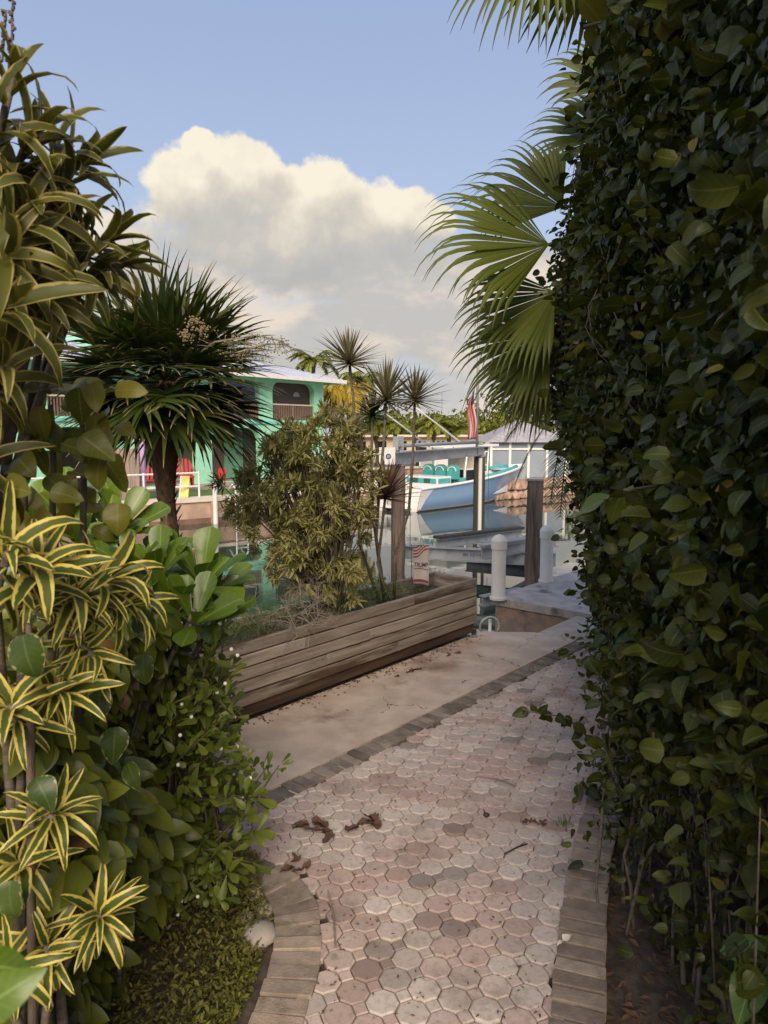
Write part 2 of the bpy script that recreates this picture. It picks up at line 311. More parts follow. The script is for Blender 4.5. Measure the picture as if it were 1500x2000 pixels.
# ------------------------------------------------------------------ mesh helpers
class MB:
    def __init__(s, Mx=None): s.v = []; s.f = []; s.M = Mx
    def add(s, vs, fs):
        o = len(s.v)
        if s.M is not None: vs = [tuple(s.M @ Vector(p)) for p in vs]
        s.v += [tuple(p) for p in vs]; s.f += [tuple(i + o for i in f) for f in fs]; return s
    def box(s, a, b):
        (x0, y0, z0), (x1, y1, z1) = a, b
        x0, x1 = sorted((x0, x1)); y0, y1 = sorted((y0, y1)); z0, z1 = sorted((z0, z1))
        return s.add([(x0, y0, z0), (x1, y0, z0), (x1, y1, z0), (x0, y1, z0), (x0, y0, z1), (x1, y0, z1), (x1, y1, z1), (x0, y1, z1)],
                     [(0, 3, 2, 1), (4, 5, 6, 7), (0, 1, 5, 4), (1, 2, 6, 5), (2, 3, 7, 6), (3, 0, 4, 7)])
    def beam(s, p, q, wd, h, up=(0, 0, 1)):
        p, q = Vector(p), Vector(q); d = (q - p); L = d.length; d.normalize(); sx = d.cross(Vector(up)).normalized(); uz = sx.cross(d)
        vs = []
        for e in (p, q):
            for a, b in ((-1, -1), (1, -1), (1, 1), (-1, 1)): vs.append(e + sx * (a * wd / 2) + uz * (b * h / 2))
        return s.add(vs, [(3, 2, 1, 0), (4, 5, 6, 7), (0, 1, 5, 4), (1, 2, 6, 5), (2, 3, 7, 6), (3, 0, 4, 7)])
    def ibeam(s, p, q, wd, h, tk=.018):
        up = Vector((0, 0, 1)); p, q = Vector(p), Vector(q)
        s.beam(p + up * (h / 2 - tk / 2), q + up * (h / 2 - tk / 2), wd, tk); s.beam(p - up * (h / 2 - tk / 2), q - up * (h / 2 - tk / 2), wd, tk)
        return s.beam(p, q, tk, h - 2 * tk - .002)
    def tube(s, pts, rad, n=8, cap=True):
        pts = [Vector(p) for p in pts]
        if not hasattr(rad, '__len__'): rad = [rad] * len(pts)
        vs = []; fs = []; ref = Vector((0.31, .2, 1)).normalized()
        for i, p in enumerate(pts):
            d = (pts[min(i + 1, len(pts) - 1)] - pts[max(i - 1, 0)]).normalized()
            if abs(d.dot(ref)) > .97: ref = Vector((1, .1, .2)).normalized()
            a = d.cross(ref).normalized(); b = a.cross(d)
            for k in range(n):
                t = 2 * math.pi * k / n; vs.append(p + a * (math.cos(t) * rad[i]) + b * (math.sin(t) * rad[i]))
        for i in range(len(pts) - 1):
            for k in range(n): fs.append((i * n + k, i * n + (k + 1) % n, (i + 1) * n + (k + 1) % n, (i + 1) * n + k))
        if cap: fs.append(tuple(range(n))[::-1]); fs.append(tuple((len(pts) - 1) * n + k for k in range(n)))
        return s.add(vs, fs)
    def prism(s, poly, z0, z1):
        n = len(poly); vs = [(p[0], p[1], z0) for p in poly] + [(p[0], p[1], z1) for p in poly]
        fs = [tuple(range(n))[::-1], tuple(range(n, 2 * n))] + [(i, (i + 1) % n, n + (i + 1) % n, n + i) for i in range(n)]
        return s.add(vs, fs)
    def ball(s, c, r, n=8, sz=(1, 1, 1)):
        c = Vector(c); vs = [c + Vector((0, 0, r * sz[2]))]; m = n // 2; fs = []
        for i in range(1, m):
            a = math.pi * i / m
            for k in range(n):
                t = 2 * math.pi * k / n; vs.append(c + Vector((math.sin(a) * math.cos(t) * r * sz[0], math.sin(a) * math.sin(t) * r * sz[1], math.cos(a) * r * sz[2])))
        vs.append(c - Vector((0, 0, r * sz[2]))); last = len(vs) - 1
        for k in range(n): fs.append((0, 1 + k, 1 + (k + 1) % n)); fs.append((last, last - n + (k + 1) % n, last - n + k))
        for i in range(m - 2):
            for k in range(n): a = 1 + i * n; fs.append((a + k, a + n + k, a + n + (k + 1) % n, a + (k + 1) % n))
        return s.add(vs, fs)
    def mesh(s, name, mat, base=(0, 0, 0), smooth=False):
        me = bpy.data.meshes.new(name); b = Vector(base)
        me.from_pydata([tuple(Vector(p) - b) for p in s.v], [], s.f); me.update()
        if smooth: me.shade_smooth()
        me.materials.append(M[mat] if isinstance(mat, str) else mat); return me

class Thing:
    def __init__(s, name, label, cat, base, group=None, kind=None):
        s.base = Vector(base); s.o = bpy.data.objects.new(name, None); COL.objects.link(s.o); s.o.location = s.base
        s.o.empty_display_size = .1; s.o['label'] = label; s.o['category'] = cat
        if group: s.o['group'] = group
        if kind: s.o['kind'] = kind
    def part(s, name, mb, mat, parent=None, smooth=False, kind=None, label=None):
        me = mb if isinstance(mb, bpy.types.Mesh) else mb.mesh(name, mat, s.base, smooth)
        o = bpy.data.objects.new(name, me); COL.objects.link(o); o.parent = parent or s.o
        if kind: o['kind'] = kind
        if label: o['label'] = label
        return o
    def inst(s, name, me, Mw, parent=None):
        o = bpy.data.objects.new(name, me); COL.objects.link(o); o.parent = parent or s.o
        o.matrix_local = Matrix.Translation(-s.base) @ Mw; return o
def single(name, mb, mat, label, cat, base, group=None, smooth=False):
    o = bpy.data.objects.new(name, mb.mesh(name, mat, base, smooth)); COL.objects.link(o); o.location = base
    o['label'] = label; o['category'] = cat
    if group: o['group'] = group
    return o
def structure(name, mb, mat, label=None, smooth=False, kind='structure'):
    o = bpy.data.objects.new(name, mb.mesh(name, mat, (0, 0, 0), smooth)); COL.objects.link(o); o['kind'] = kind
    if label: o['label'] = label
    return o
def chamfer_box(name, dx, dy, dz, b, mat, jitter=0.0):
    bm = bmesh.new(); bmesh.ops.create_cube(bm, size=1.0); bmesh.ops.scale(bm, vec=(dx, dy, dz), verts=bm.verts)
    bmesh.ops.bevel(bm, geom=list(bm.edges), offset=b, segments=1, affect='EDGES')
    if jitter:
        for v in bm.verts: v.co += Vector((U(-1, 1), U(-1, 1), U(-1, 1))) * jitter
    me = bpy.data.meshes.new(name); bm.to_mesh(me); bm.free(); me.materials.append(M[mat]); return me

# ---- leaves
PROF = {'lance': lambda t: max(0, math.sin(math.pi * min(1, t) ** .75)) ** .85,
        'strap': lambda t: (min(1, t * 6) ** .5) * (max(0, 1 - t ** 3.0)) ** .7,
        'obov': lambda t: 1.12 * (t ** 1.1) * max(0, 1 - t ** 7) ** .5 + .05 * (1 - t),
        'ovate': lambda t: max(0, math.sin(math.pi * min(1, t) ** .62)) ** .72,
        'round': lambda t: math.sqrt(max(0, 1 - (2 * t - 1) ** 2))}
def leaf_variant(prof, wd, nseg=4, curl=.3, fold=.12, wave=0.0, var=.5, serr=0.0, twist=0.0):
    vs = []; uv = []; fs = []; f = PROF[prof]; y = 0; z = 0; ang = U(-.1, .15)
    ph = U(0, 6)
    tt_ = [.45 * i / nseg + .55 * (.5 - .5 * math.cos(math.pi * i / nseg)) for i in range(nseg + 1)]
    for i in range(nseg + 1):
        t = tt_[i]; hw = wd * .5 * f(min(max(t, .01), .997)) * (1 + serr * (1 if i % 2 else -1)); dt = (tt_[i + 1] - t) if i < nseg else 0
        zz = fold * hw * 2; wv = wave * math.sin(ph + t * 7) * hw; tw = twist * t
        for sx in (-1, 0, 1):
            x = sx * hw; dz = abs(sx) * zz + (wv * sx)
            vs.append((x * math.cos(tw) - dz * math.sin(tw), y, z + dz * math.cos(tw) + x * math.sin(tw))); uv.append(((sx + 1) / 2, t))
        y += math.cos(ang) * dt; z -= math.sin(ang) * dt; ang += curl * 2 * dt * (0.4 + t * 1.2)
    for i in range(nseg):
        a = i * 3
        fs += [(a, a + 1, a + 4, a + 3), (a + 1, a + 2, a + 5, a + 4)]
    return dict(v=np.array(vs), f=np.array(fs), uv=np.array(uv), var=var)
def variants(n, prof, wd, **kw):
    out = []
    for i in range(n):
        k = {a: (U(*b) if isinstance(b, tuple) else b) for a, b in kw.items()}
        ww = U(*wd) if isinstance(wd, tuple) else wd
        out.append(leaf_variant(prof, ww, var=(i + .5) / n, **k))
    return out
def mesh_np(name, verts, faces, uv, var, mat):
    me = bpy.data.meshes.new(name); nv = len(verts); nf = len(faces); k = faces.shape[1]
    me.vertices.add(nv); me.vertices.foreach_set('co', verts.astype(np.float32).ravel())
    me.loops.add(nf * k); me.loops.foreach_set('vertex_index', faces.astype(np.int32).ravel())
    me.polygons.add(nf); me.polygons.foreach_set('loop_start', (np.arange(nf) * k).astype(np.int32))
    try: me.polygons.foreach_set('loop_total', np.full(nf, k, np.int32))
    except Exception: pass
    me.update(calc_edges=True)
    l = me.uv_layers.new(name='UVMap'); l.data.foreach_set('uv', uv[faces.ravel()].astype(np.float32).ravel())
    a = me.attributes.new('var', 'FLOAT', 'POINT'); a.data.foreach_set('value', var.astype(np.float32))
    me.polygons.foreach_set('use_smooth', np.ones(nf, bool))
    me.materials.append(M[mat] if isinstance(mat, str) else mat); me.validate(); return me
def frame(d, up, s, sw=1.0):
    """3x3 whose columns are leaf x (across), y (along), z (normal)"""
    d = np.asarray(d, float); d = d / (np.linalg.norm(d) + 1e-9); up = np.asarray(up, float)
    x = np.cross(d, up); nx = np.linalg.norm(x)
    if nx < 1e-4: x = np.cross(d, (1.0, .3, .1)); nx = np.linalg.norm(x)
    x /= nx; z = np.cross(x, d)
    return np.stack([x * s * sw, d * s, z * s], 1)
def foliage(th, name, vset, places, mat, nobj=300, parent=None, rest='foliage'):
    """places: (key, variant, 3x3, origin). The nobj lowest keys in frame become leaf objects, the rest one joined part."""
    vis = []; other = []
    for p in places:
        q = proj(p[3]); inn = -60 < q[0] < 1560 and -60 < q[1] < 2060
        (vis if inn else other).append(p)
    vis.sort(key=lambda p: p[0]); ind = vis[:nobj]; other += vis[nobj:]
    meshes = {}
    for key, vi, A, o in ind:
        if vi not in meshes:
            q = vset[vi]; meshes[vi] = mesh_np(name, q['v'], q['f'], q['uv'], np.full(len(q['v']), q['var']), mat)
        mw = Matrix(((A[0, 0], A[0, 1], A[0, 2], o[0]), (A[1, 0], A[1, 1], A[1, 2], o[1]), (A[2, 0], A[2, 1], A[2, 2], o[2]), (0, 0, 0, 1)))
        th.inst(name, meshes[vi], mw, parent)
    if other:
        V = []; F = []; UVs = []; VA = []; off = 0; b = np.array(th.base)
        by = {}
        for p in other: by.setdefault(p[1], []).append(p)
        for vi, ps in by.items():
            q = vset[vi]; A = np.stack([p[2] for p in ps]); O = np.stack([np.asarray(p[3], float) for p in ps])
            vv = np.einsum('nij,kj->nki', A, q['v']) + O[:, None, :] - b; k = len(q['v']); n = len(ps)
            V.append(vv.reshape(-1, 3)); F.append((q['f'][None] + (np.arange(n) * k)[:, None, None] + off).reshape(-1, q['f'].shape[1]))
            UVs.append(np.tile(q['uv'], (n, 1))); VA.append(np.repeat(np.clip(q['var'] + rng.uniform(-.15, .15, n), 0, .96 if q['var'] < .9 else 1), k)); off += n * k
        me = mesh_np(rest, np.concatenate(V), np.concatenate(F), np.concatenate(UVs), np.concatenate(VA), mat)
        th.part(rest, me, mat, parent, kind='stuff')
def rnd3(): v = rng.normal(size=3); return v / np.linalg.norm(v)
def strips(segs, name, mat, base):
    """segs: list of (centre points, half width vectors, var) -> one mesh of folded strips"""
    V = []; F = []; UVs = []; VA = []; o = 0
    for pts, wv, fold, var in segs:
        n = len(pts)
        for i in range(n):
            t = i / (n - 1)
            V += [pts[i] - wv[i], pts[i] + fold[i], pts[i] + wv[i]]; UVs += [(0, t), (.5, t), (1, t)]; VA += [var] * 3
        for i in range(n - 1):
            a = o + i * 3; F += [(a, a + 1, a + 4, a + 3), (a + 1, a + 2, a + 5, a + 4)]
        o += n * 3
    return mesh_np(name, np.array(V) - np.array(base), np.array(F), np.array(UVs), np.array(VA), mat)
def fan_segments(hub, axis, normal, Rr, n=36, spread=2.1, joined=.55, droop=2.2, steps=9, wmul=1.0, ext=1.35, jit=.05):
    hub = np.asarray(hub, float); ax = np.asarray(axis, float); ax /= np.linalg.norm(ax)
    nm = np.asarray(normal, float); nm -= ax * nm.dot(ax); nm /= np.linalg.norm(nm); sd = np.cross(ax, nm)
    segs = []; dth = 2 * spread / n; down = np.array((0, 0, -1.0))
    for k in range(n):
        th = -spread + dth * (k + .5) + U(-jit, jit) * .4
        d = ax * math.cos(th) + sd * math.sin(th) + nm * U(-.04, .06); d /= np.linalg.norm(d); side = np.cross(nm, d); side /= np.linalg.norm(side)
        LL = Rr * ext * U(.88, 1.08) * (1 - .22 * (abs(th) / spread) ** 2); p = hub.copy(); pts = []; wv = []; fo = []
        for i in range(steps + 1):
            t = i / steps; r = t * LL
            hw = min(r, Rr * joined) * math.tan(dth / 2) * wmul * 1.02
            if r > Rr * joined: hw *= max(.04, 1 - ((r - Rr * joined) / (LL - Rr * joined)) ** .8 * .97)
            sdv = side - d * side.dot(d); sdv /= (np.linalg.norm(sdv) + 1e-9)
            pts.append(p.copy()); wv.append(sdv * max(hw, .0012)); fo.append(np.cross(sdv, d) * -hw * .35)
            if t > joined / ext * .95:
                d = d + down * droop * U(.7, 1.2) * (t - joined / ext * .95) * (1.4 / steps); d /= np.linalg.norm(d)
            p = p + d * (LL / steps)
        segs.append((pts, wv, fo, U(.05, .95)))
    return segs
# ================================================================== THE SETTING
WZ = -0.5
DL = Vector((.655, .755, 0)).normalized()          # along the near seawall and the planter
NL = Vector((-DL.y, DL.x, 0))                      # towards the canal
F1 = Vector((1.02, 7.63, 0)); PW = .60             # far front corner of the planter, planter width
SLAB_E0 = G(630, 1494); SLAB_E1 = G(1000, 1310)
OFF = (F1 - SLAB_E0).dot(NL)                       # slab width, planter front to brick course
def along(s, n, z=0.0): p = F1 + DL * s + NL * n; return Vector((p.x, p.y, z))

structure('canal_water', MB().add([(-160, -60, WZ), (160, -60, WZ), (160, 240, WZ), (-160, 240, WZ)], [(0, 1, 2, 3)]), 'water', 'calm green canal water mirroring the far bank')
EDGE_S = .42                                       # slab end past the planter corner
q0 = along(-22, PW + .06); q1 = along(0.06, PW + .06); q2 = along(.06, -.02); q3 = along(EDGE_S, -OFF * .52)
cap_a = along(EDGE_S, -OFF * .52); cap_b = cap_a + DL * 1.42
land = [q0, q1, q2, q3, cap_b, cap_b + DL * 30, Vector((60, -30, 0)), Vector((-20, -40, 0))]
structure('ground', MB().prism([(p.x, p.y) for p in land], -1.6, -.055), 'soil', 'dark garden soil beside the path')
slab = [along(-6.5, -.02), along(0.07, -.02), along(EDGE_S, -OFF * .52 + .02), along(EDGE_S + .02, -OFF), along(-6.5, -OFF)]
structure('concrete_slab', MB().prism([(p.x, p.y) for p in slab][::-1], -.16, .012), 'slab', 'worn tan concrete strip beside the planter')
capw = [cap_a + DL * .012, cap_b, cap_b - NL * 1.7, cap_a - NL * 1.7 + DL * .012]
structure('seawall_cap', MB().prism([(p.x, p.y) for p in capw][::-1], -.9, .004), 'cap', 'sandy concrete seawall cap at the end of the path')

# ---------------------------------------------------------------- paver path
inner_left = [G(*p) for p in ((592, 2010), (607, 1960), (624, 1903), (631, 1823), (621, 1765), (603, 1733), (584, 1711), (545, 1690), (500, 1678), (430, 1668))]
inner_right = [G(*p) for p in ((1068, 2010), (1083, 1871), (1093, 1781), (1109, 1679), (1136, 1589))]
inner_right += [inner_right[-1] + Vector((.36, .78, 0)), inner_right[-1] + Vector((.95, 2.0, 0)), inner_right[-1] + Vector((1.5, 3.0, 0))]
BW = .205
lc0 = along(-6.0, -OFF - .17); lc1 = along(EDGE_S + .02, -OFF - .17)
endp = along(EDGE_S + .02, -OFF - 2.4)
nearL = inner_left[0] + (inner_left[0] - inner_left[1]).normalized() * 2.2; nearR = inner_right[0] + (inner_right[0] - inner_right[1]).normalized() * 2.2
poly = [nearL] + inner_left + [Vector((-1.5, 3.35, 0)), Vector((-1.9, 3.3, 0)), lc0 + DL * 2.2, lc1, endp] + inner_right[::-1][1:] + [nearR]
poly2 = [(p.x, p.y) for p in poly]
def inside(x, y):
    c = False; j = len(poly2) - 1
    for i in range(len(poly2)):
        xi, yi = poly2[i]; xj, yj = poly2[j]
        if (yi > y) != (yj > y) and x < (xj - xi) * (y - yi) / (yj - yi) + xi: c = not c
        j = i
    return c
path = structure('paver_path', MB().add([(p.x, p.y, -.022) for p in poly], [tuple(range(len(poly)))]), 'joint', 'pink and cream octagonal paver path')
A = .127; gth = R(-24); gu = Vector((math.cos(gth), math.sin(gth), 0)); gv = Vector((-gu.y, gu.x, 0))
def poly_piece(pts, top=.0, bot=-.03, ch=.006):
    """chamfered flat piece from a convex outline"""
    c = Vector((sum(p[0] for p in pts) / len(pts), sum(p[1] for p in pts) / len(pts), 0)); n = len(pts); vs = []; fs = []
    for lvl, z in ((1 - ch * 2 / A * 1.2, top), (1.0, top - ch * .8), (1.0, bot)):
        for p in pts: q = c + (Vector((p[0], p[1], 0)) - c) * lvl; vs.append((q.x, q.y, z))
    fs.append(tuple(range(n)))
    for L in (0, n):
        for i in range(n): fs.append((L + i, L + n + i, L + n + (i + 1) % n, L + (i + 1) % n))
    return vs, fs
def paver_mesh(k):
    mb = MB(); a = A / 2 - .0022; s = a * math.tan(math.pi / 8)
    rr = a / math.cos(math.pi / 8)
    octo = [(rr * math.cos(math.pi / 8 + math.pi / 4 * i) * (1 + U(-.012, .012)), rr * math.sin(math.pi / 8 + math.pi / 4 * i) * (1 + U(-.012, .012))) for i in range(8)]
    mb.add(*poly_piece(octo))
    hs = (A * (math.sqrt(2) - 1)) / 2 * math.sqrt(2) - .0022
    mb.add(*poly_piece([(A / 2 + hs * math.cos(math.pi / 2 * i), A / 2 + hs * math.sin(math.pi / 2 * i)) for i in range(4)], top=-.0015))
    return mb
pav_mb = [paver_mesh(k) for k in range(6)]; pav_me = [m.mesh('paver', 'paver') for m in pav_mb]
pink = [(.47, .355, .305), (.49, .375, .325), (.44, .32, .275), (.485, .385, .335)]; cream = [(.52, .44, .38), (.49, .415, .36), (.545, .47, .41), (.51, .415, .36)]
pieces = []
def hsh(i, j, s=0): return (math.sin(i * 127.1 + j * 311.7 + s * 74.7) * 43758.5453) % 1
O0 = Vector((.2, 3.0, 0))
for i in range(-60, 60):
    for j in range(-60, 70):
        c = O0 + gu * (i * A) + gv * (j * A)
        if not (1.6 < c.y < 9.2): continue
        ok = inside(c.x, c.y) or any(inside(c.x + dx, c.y + dy) for dx, dy in ((.05, 0), (-.05, 0), (0, .05), (0, -.05)))
        if not ok: continue
        # units of four pavers share a colour
        clus = hsh(math.floor((i + j * 0.5) / 2), math.floor(j / 2)); col = (pink if clus < .47 else cream)[int(hsh(i, j, 1) * 4)]
        f = .88 + .24 * hsh(i, j, 2)
        if hsh(i, j, 3) < .05: f *= .6; 
        pieces.append((c, tuple(x * f for x in col)))
pieces.sort(key=lambda p: 0 if (-30 < proj(p[0])[0] < 1530 and proj(p[0])[1] < 2040) else 1)
vis = [p for p in pieces if 420 < proj(p[0])[0] < 1240 and proj(p[0])[1] < 2040 and proj(p[0])[2] > 0]; vis.sort(key=lambda p: p[0].y)
ids = set(id(p) for p in vis[:300]); far_mb = MB(); far_col = []
for k, p in enumerate(pieces):
    c, col = p
    tilt = Matrix.Rotation(U(-.02, .02), 4, 'X') @ Matrix.Rotation(U(-.02, .02), 4, 'Y')
    rot = Matrix.Translation((c.x, c.y, U(-.004, .003))) @ Matrix.Rotation(gth + random.choice((0, 1, 2, 3)) * 0 + U(-.02, .02), 4, 'Z') @ tilt
    if id(p) in ids:
        o = bpy.data.objects.new('paver', pav_me[k % 6]); COL.objects.link(o); o.parent = path; o.matrix_local = rot; o.color = (*col, 1)
    else:
        src = pav_mb[k % 6]; nf0 = len(src.f); far_mb.add([tuple(rot @ Vector(v)) for v in src.v], src.f); far_col += [col] * nf0
fm = far_mb.mesh('distant_pavers', 'paverfar'); at = fm.attributes.new('pcol', 'FLOAT_COLOR', 'FACE')
at.data.foreach_set('color', np.array([(*c, 1) for c in far_col], np.float32).ravel())
fo = bpy.data.objects.new('distant_pavers', fm); COL.objects.link(fo); fo.parent = path; fo['kind'] = 'stuff'

# ---------------------------------------------------------------- brick edgings
brick_me = [chamfer_box('brick', 1, 1, 1, .04, 'brick', .012) for _ in range(5)]; brickd_me = [chamfer_box('brick', 1, 1, 1, .04, 'brickdark', .012) for _ in range(5)]
def resample(pts, step):
    out = []; acc = 0.0; pts = [Vector(p) for p in pts]; out.append((pts[0].copy(), (pts[1] - pts[0]).normalized()))
    nxt = step
    for a, b in zip(pts, pts[1:]):
        L = (b - a).length; d = (b - a) / L
        while nxt <= acc + L: out.append((a + d * (nxt - acc), d)); nxt += step
        acc += L
    return out
def edging(label, pts, side, meshes, step=.078, w_=BW, top=.012, smooth_n=3):
    t = Thing('brick_edging', label, 'edging', (pts[0].x, pts[0].y, 0))
    rs = resample(pts, step); dirs = [d for _, d in rs]
    for i, (p, d) in enumerate(rs):
        dd = sum((dirs[max(0, min(len(dirs) - 1, i + k))] for k in range(-smooth_n, smooth_n + 1)), Vector((0, 0, 0))).normalized()
        n = Vector((-dd.y, dd.x, 0)) * side
        c = p + n * (w_ / 2 + .004)
        Mx = Matrix((( n.x, dd.x, 0, c.x), (n.y, dd.y, 0, c.y), (0, 0, 1, top - .03 + U(-.006, .005)), (0, 0, 0, 1)))
        Mx = Mx @ Matrix.Rotation(U(-.03, .03), 4, 'Z') @ Matrix.Rotation(U(-.015, .015), 4, 'Y') @ Matrix.Diagonal((w_ * U(.96, 1.02), step * .86, .06, 1))
        t.inst('brick', meshes[i % len(meshes)], Mx)
    return t
edging('mossy brick edging along the right side of the path under the vine', [nearR] + inner_right[:-1], -1, brick_me, .082)
edging('curved brick edging on the left round the stones', [nearL + (inner_left[0] - nearL) * .4] + inner_left, 1, brick_me, .088)
edging('dark stained brick course between the concrete strip and the pavers', [along(-6.0, -OFF - .166), along(EDGE_S, -OFF - .166)], 1, brickd_me, .085, .16, .008)
edging('pale brick header row where the path meets the seawall cap', [along(EDGE_S - .19, -OFF - BW - .03), along(EDGE_S - .19, -OFF - 1.35)], 1, brick_me, .10, .2, .008)

# ---------------------------------------------------------------- planter
PLEN = 4.7; PH = .62; soilz = .49
pl = Thing('wooden_planter', 'long weathered plank planter box at the canal edge', 'planter', along(0, PW / 2))
pmesh = [chamfer_box('plank', 1, 1, 1, .0, 'plank') for _ in range(1)]
def plank_mesh(L, h, tk, mat, bow=.004):
    nx = 14; vs = []; fs = []; b = .006; a0 = U(0, 9)
    prof = [(-tk / 2, -h / 2 + b), (-tk / 2 + b, -h / 2), (tk / 2 - b, -h / 2), (tk / 2, -h / 2 + b), (tk / 2, h / 2 - b), (tk / 2 - b, h / 2), (-tk / 2 + b, h / 2), (-tk / 2, h / 2 - b)]
    for i in range(nx + 1):
        x = -L / 2 + L * i / nx; oy = bow * math.sin(a0 + i * .9); oz = bow * .5 * math.sin(a0 * 2 + i * .7)
        vs += [(x, y + oy, z + oz) for y, z in prof]
    for i in range(nx):
        for k in range(8): fs.append((i * 8 + k, i * 8 + (k + 1) % 8, (i + 1) * 8 + (k + 1) % 8, (i + 1) * 8 + k))
    fs.append(tuple(range(8))); fs.append(tuple(nx * 8 + k for k in range(8))[::-1])
    m = MB(); m.add(vs, fs); me = m.mesh('plank', mat); return me
def plank_at(me, c, ang): return Matrix.Translation(c) @ Matrix.Rotation(ang, 4, 'Z')
pang = math.atan2(DL.y, DL.x); rows = 5; hb = (PH - .11) / rows
for r in range(rows):
    z = .115 + hb * (r + .5); js = [1.35, 2.3, 1.75, 2.55, 1.1][r]
    for (sa, sb) in ((0, js), (js, PLEN)): me = plank_mesh(sb - sa - .005, hb - .011, .04, 'plank'); pl.inst('plank', me, plank_at(me, along(-(sa + sb) / 2, .02 + U(-.005, .005), z), pang))
    for ss in (.06, js - .05, js + .05, 3.2): pl.part('screw', MB().ball(along(-ss, -.0015, z + U(-.02, .02)), .006, 6), 'darksteel')
    me = plank_mesh(PLEN, hb - .011, .04, 'plank'); pl.inst('plank', me, plank_at(me, along(-PLEN / 2, PW - .02, z), pang))
    me = plank_mesh(PW - .09, hb - .011, .036, 'plank'); pl.inst('plank', me, plank_at(me, along(-.02, PW / 2, z), pang + math.pi / 2))
    me = plank_mesh(PW - .09, hb - .011, .036, 'plank'); pl.inst('plank', me, plank_at(me, along(-PLEN + .02, PW / 2, z), pang + math.pi / 2))
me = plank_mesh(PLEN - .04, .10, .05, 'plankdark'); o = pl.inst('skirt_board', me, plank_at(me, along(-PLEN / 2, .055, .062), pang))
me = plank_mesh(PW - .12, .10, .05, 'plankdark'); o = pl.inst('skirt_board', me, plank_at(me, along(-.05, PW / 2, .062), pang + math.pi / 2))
for s in (-.06, -1.6, -3.2, -4.64):
    pl.part('corner_post', MB().beam(along(s, .065, .03), along(s, .065, PH - .03), .05, .05, up=DL), 'plankdark')
nS = 26; sv = []; sf = []
for i in range(nS + 1):
    for j in range(5):
        s = -PLEN + .05 + (PLEN - .1) * i / nS; n = .05 + (PW - .1) * j / 4; sv.append(tuple(along(s, n, soilz + (.06 if s < -1.2 else -.02) + U(-.025, .025))))
for i in range(nS):
    for j in range(4): a = i * 5 + j; sf.append((a, a + 1, a + 6, a + 5))
pl.part('planting_soil', MB().add(sv, sf), 'soil', smooth=True)

# ---------------------------------------------------------------- dock and slip
dkz = .05
d_nl = G(962, 1166, dkz)
def dk(s, n, z): p = d_nl + DL * s - NL * n; return Vector((p.x, p.y, z))
dock = Thing('concrete_dock', 'stained concrete dock slab beyond the slip of water', 'dock', dk(0, .5, WZ))
dp = [dk(0, 0, 0), dk(7, 0, 0), dk(7, 1.55, 0), dk(0, 1.55, 0)]
dock.part('deck_slab', MB().prism([(p.x, p.y) for p in dp][::-1], dkz - .10, dkz), 'dock')
dp = [dk(.03, .03, 0), dk(7, .03, 0), dk(7, 1.5, 0), dk(.03, 1.5, 0)]
dock.part('side_wall', MB().prism([(p.x, p.y) for p in dp][::-1], -1.2, dkz - .102), 'dockside')
for (px, py, h, lab) in ((957, 1170, .80, 'white sleeved mooring post at the near corner of the dock'), (1052, 1136, .78, 'white sleeved mooring post farther along the dock edge')):
    b = G(px, py, dkz); b = b - NL * .08 + DL * .07; r = .092
    t = Thing('mooring_post', lab, 'post', (b.x, b.y, WZ), 'white mooring posts on the dock')
    t.part('sleeve', MB().tube([(b.x, b.y, dkz + .001), (b.x, b.y, dkz + h - .12)], r, 20), 'pvc', smooth=False)
    t.part('base_collar', MB().tube([(b.x, b.y, dkz + .001), (b.x, b.y, dkz + .03)], r + .02, 20), 'pvc')
    cap = MB(); cap.tube([(b.x, b.y, dkz + h - .14), (b.x, b.y, dkz + h - .03), (b.x, b.y, dkz + h), (b.x, b.y, dkz + h + .035), (b.x, b.y, dkz + h + .05)], [r + .012, r + .012, r * .95, r * .6, .01], 20)
    t.part('cap', cap, 'pvc')
# hoop of the slip ladder, clear of the slab edge
hc = P(956, 1224, 8.05); t = Thing('ladder_hoop', 'looped pale metal ladder rail in the slip beside the planter', 'ladder', (hc.x, hc.y, WZ))
hp = [hc + Vector((math.cos(a), .25 * math.cos(a), math.sin(a))) * .115 for a in [R(-75) + R(300) * i / 20 for i in range(21)]]
t.part('hoop_rail', MB().tube(hp, .014, 8), 'hoopmetal', smooth=True)
t.part('riser_pipe', MB().tube([(hc.x + .02, hc.y + .1, -1.0), (hc.x + .02, hc.y + .1, .02)], .018, 8), 'pvc', smooth=True)
t.part('rail_leg', MB().tube([hp[0], hp[0] + Vector((.01, 0, -.7))], .014, 8), 'hoopmetal', smooth=True)
t.part('rail_leg', MB().tube([hp[-1], hc + Vector((-.06, 0, -.25)), hc + Vector((-.05, 0, -.7))], .014, 8), 'hoopmetal', smooth=True)
pk = Thing('plank_walkway', 'pale plank walkway on the water behind the dock posts', 'walkway', (3.0, 12.2, -.2))
for i in range(7):
    c = Vector((2.75, 11.7, -.18)) + DL * (i * .2); pk.part('plank', MB().beam(c - Vector((.2, -.1, 0)), c + Vector((2.0, -1.3, 0)), .17, .05), 'canvas')
pk.part('support_beam', MB().beam(Vector((2.7, 11.6, -.28)), Vector((2.7, 11.6, -.28)) + DL * 1.5, .1, .12), 'galv')

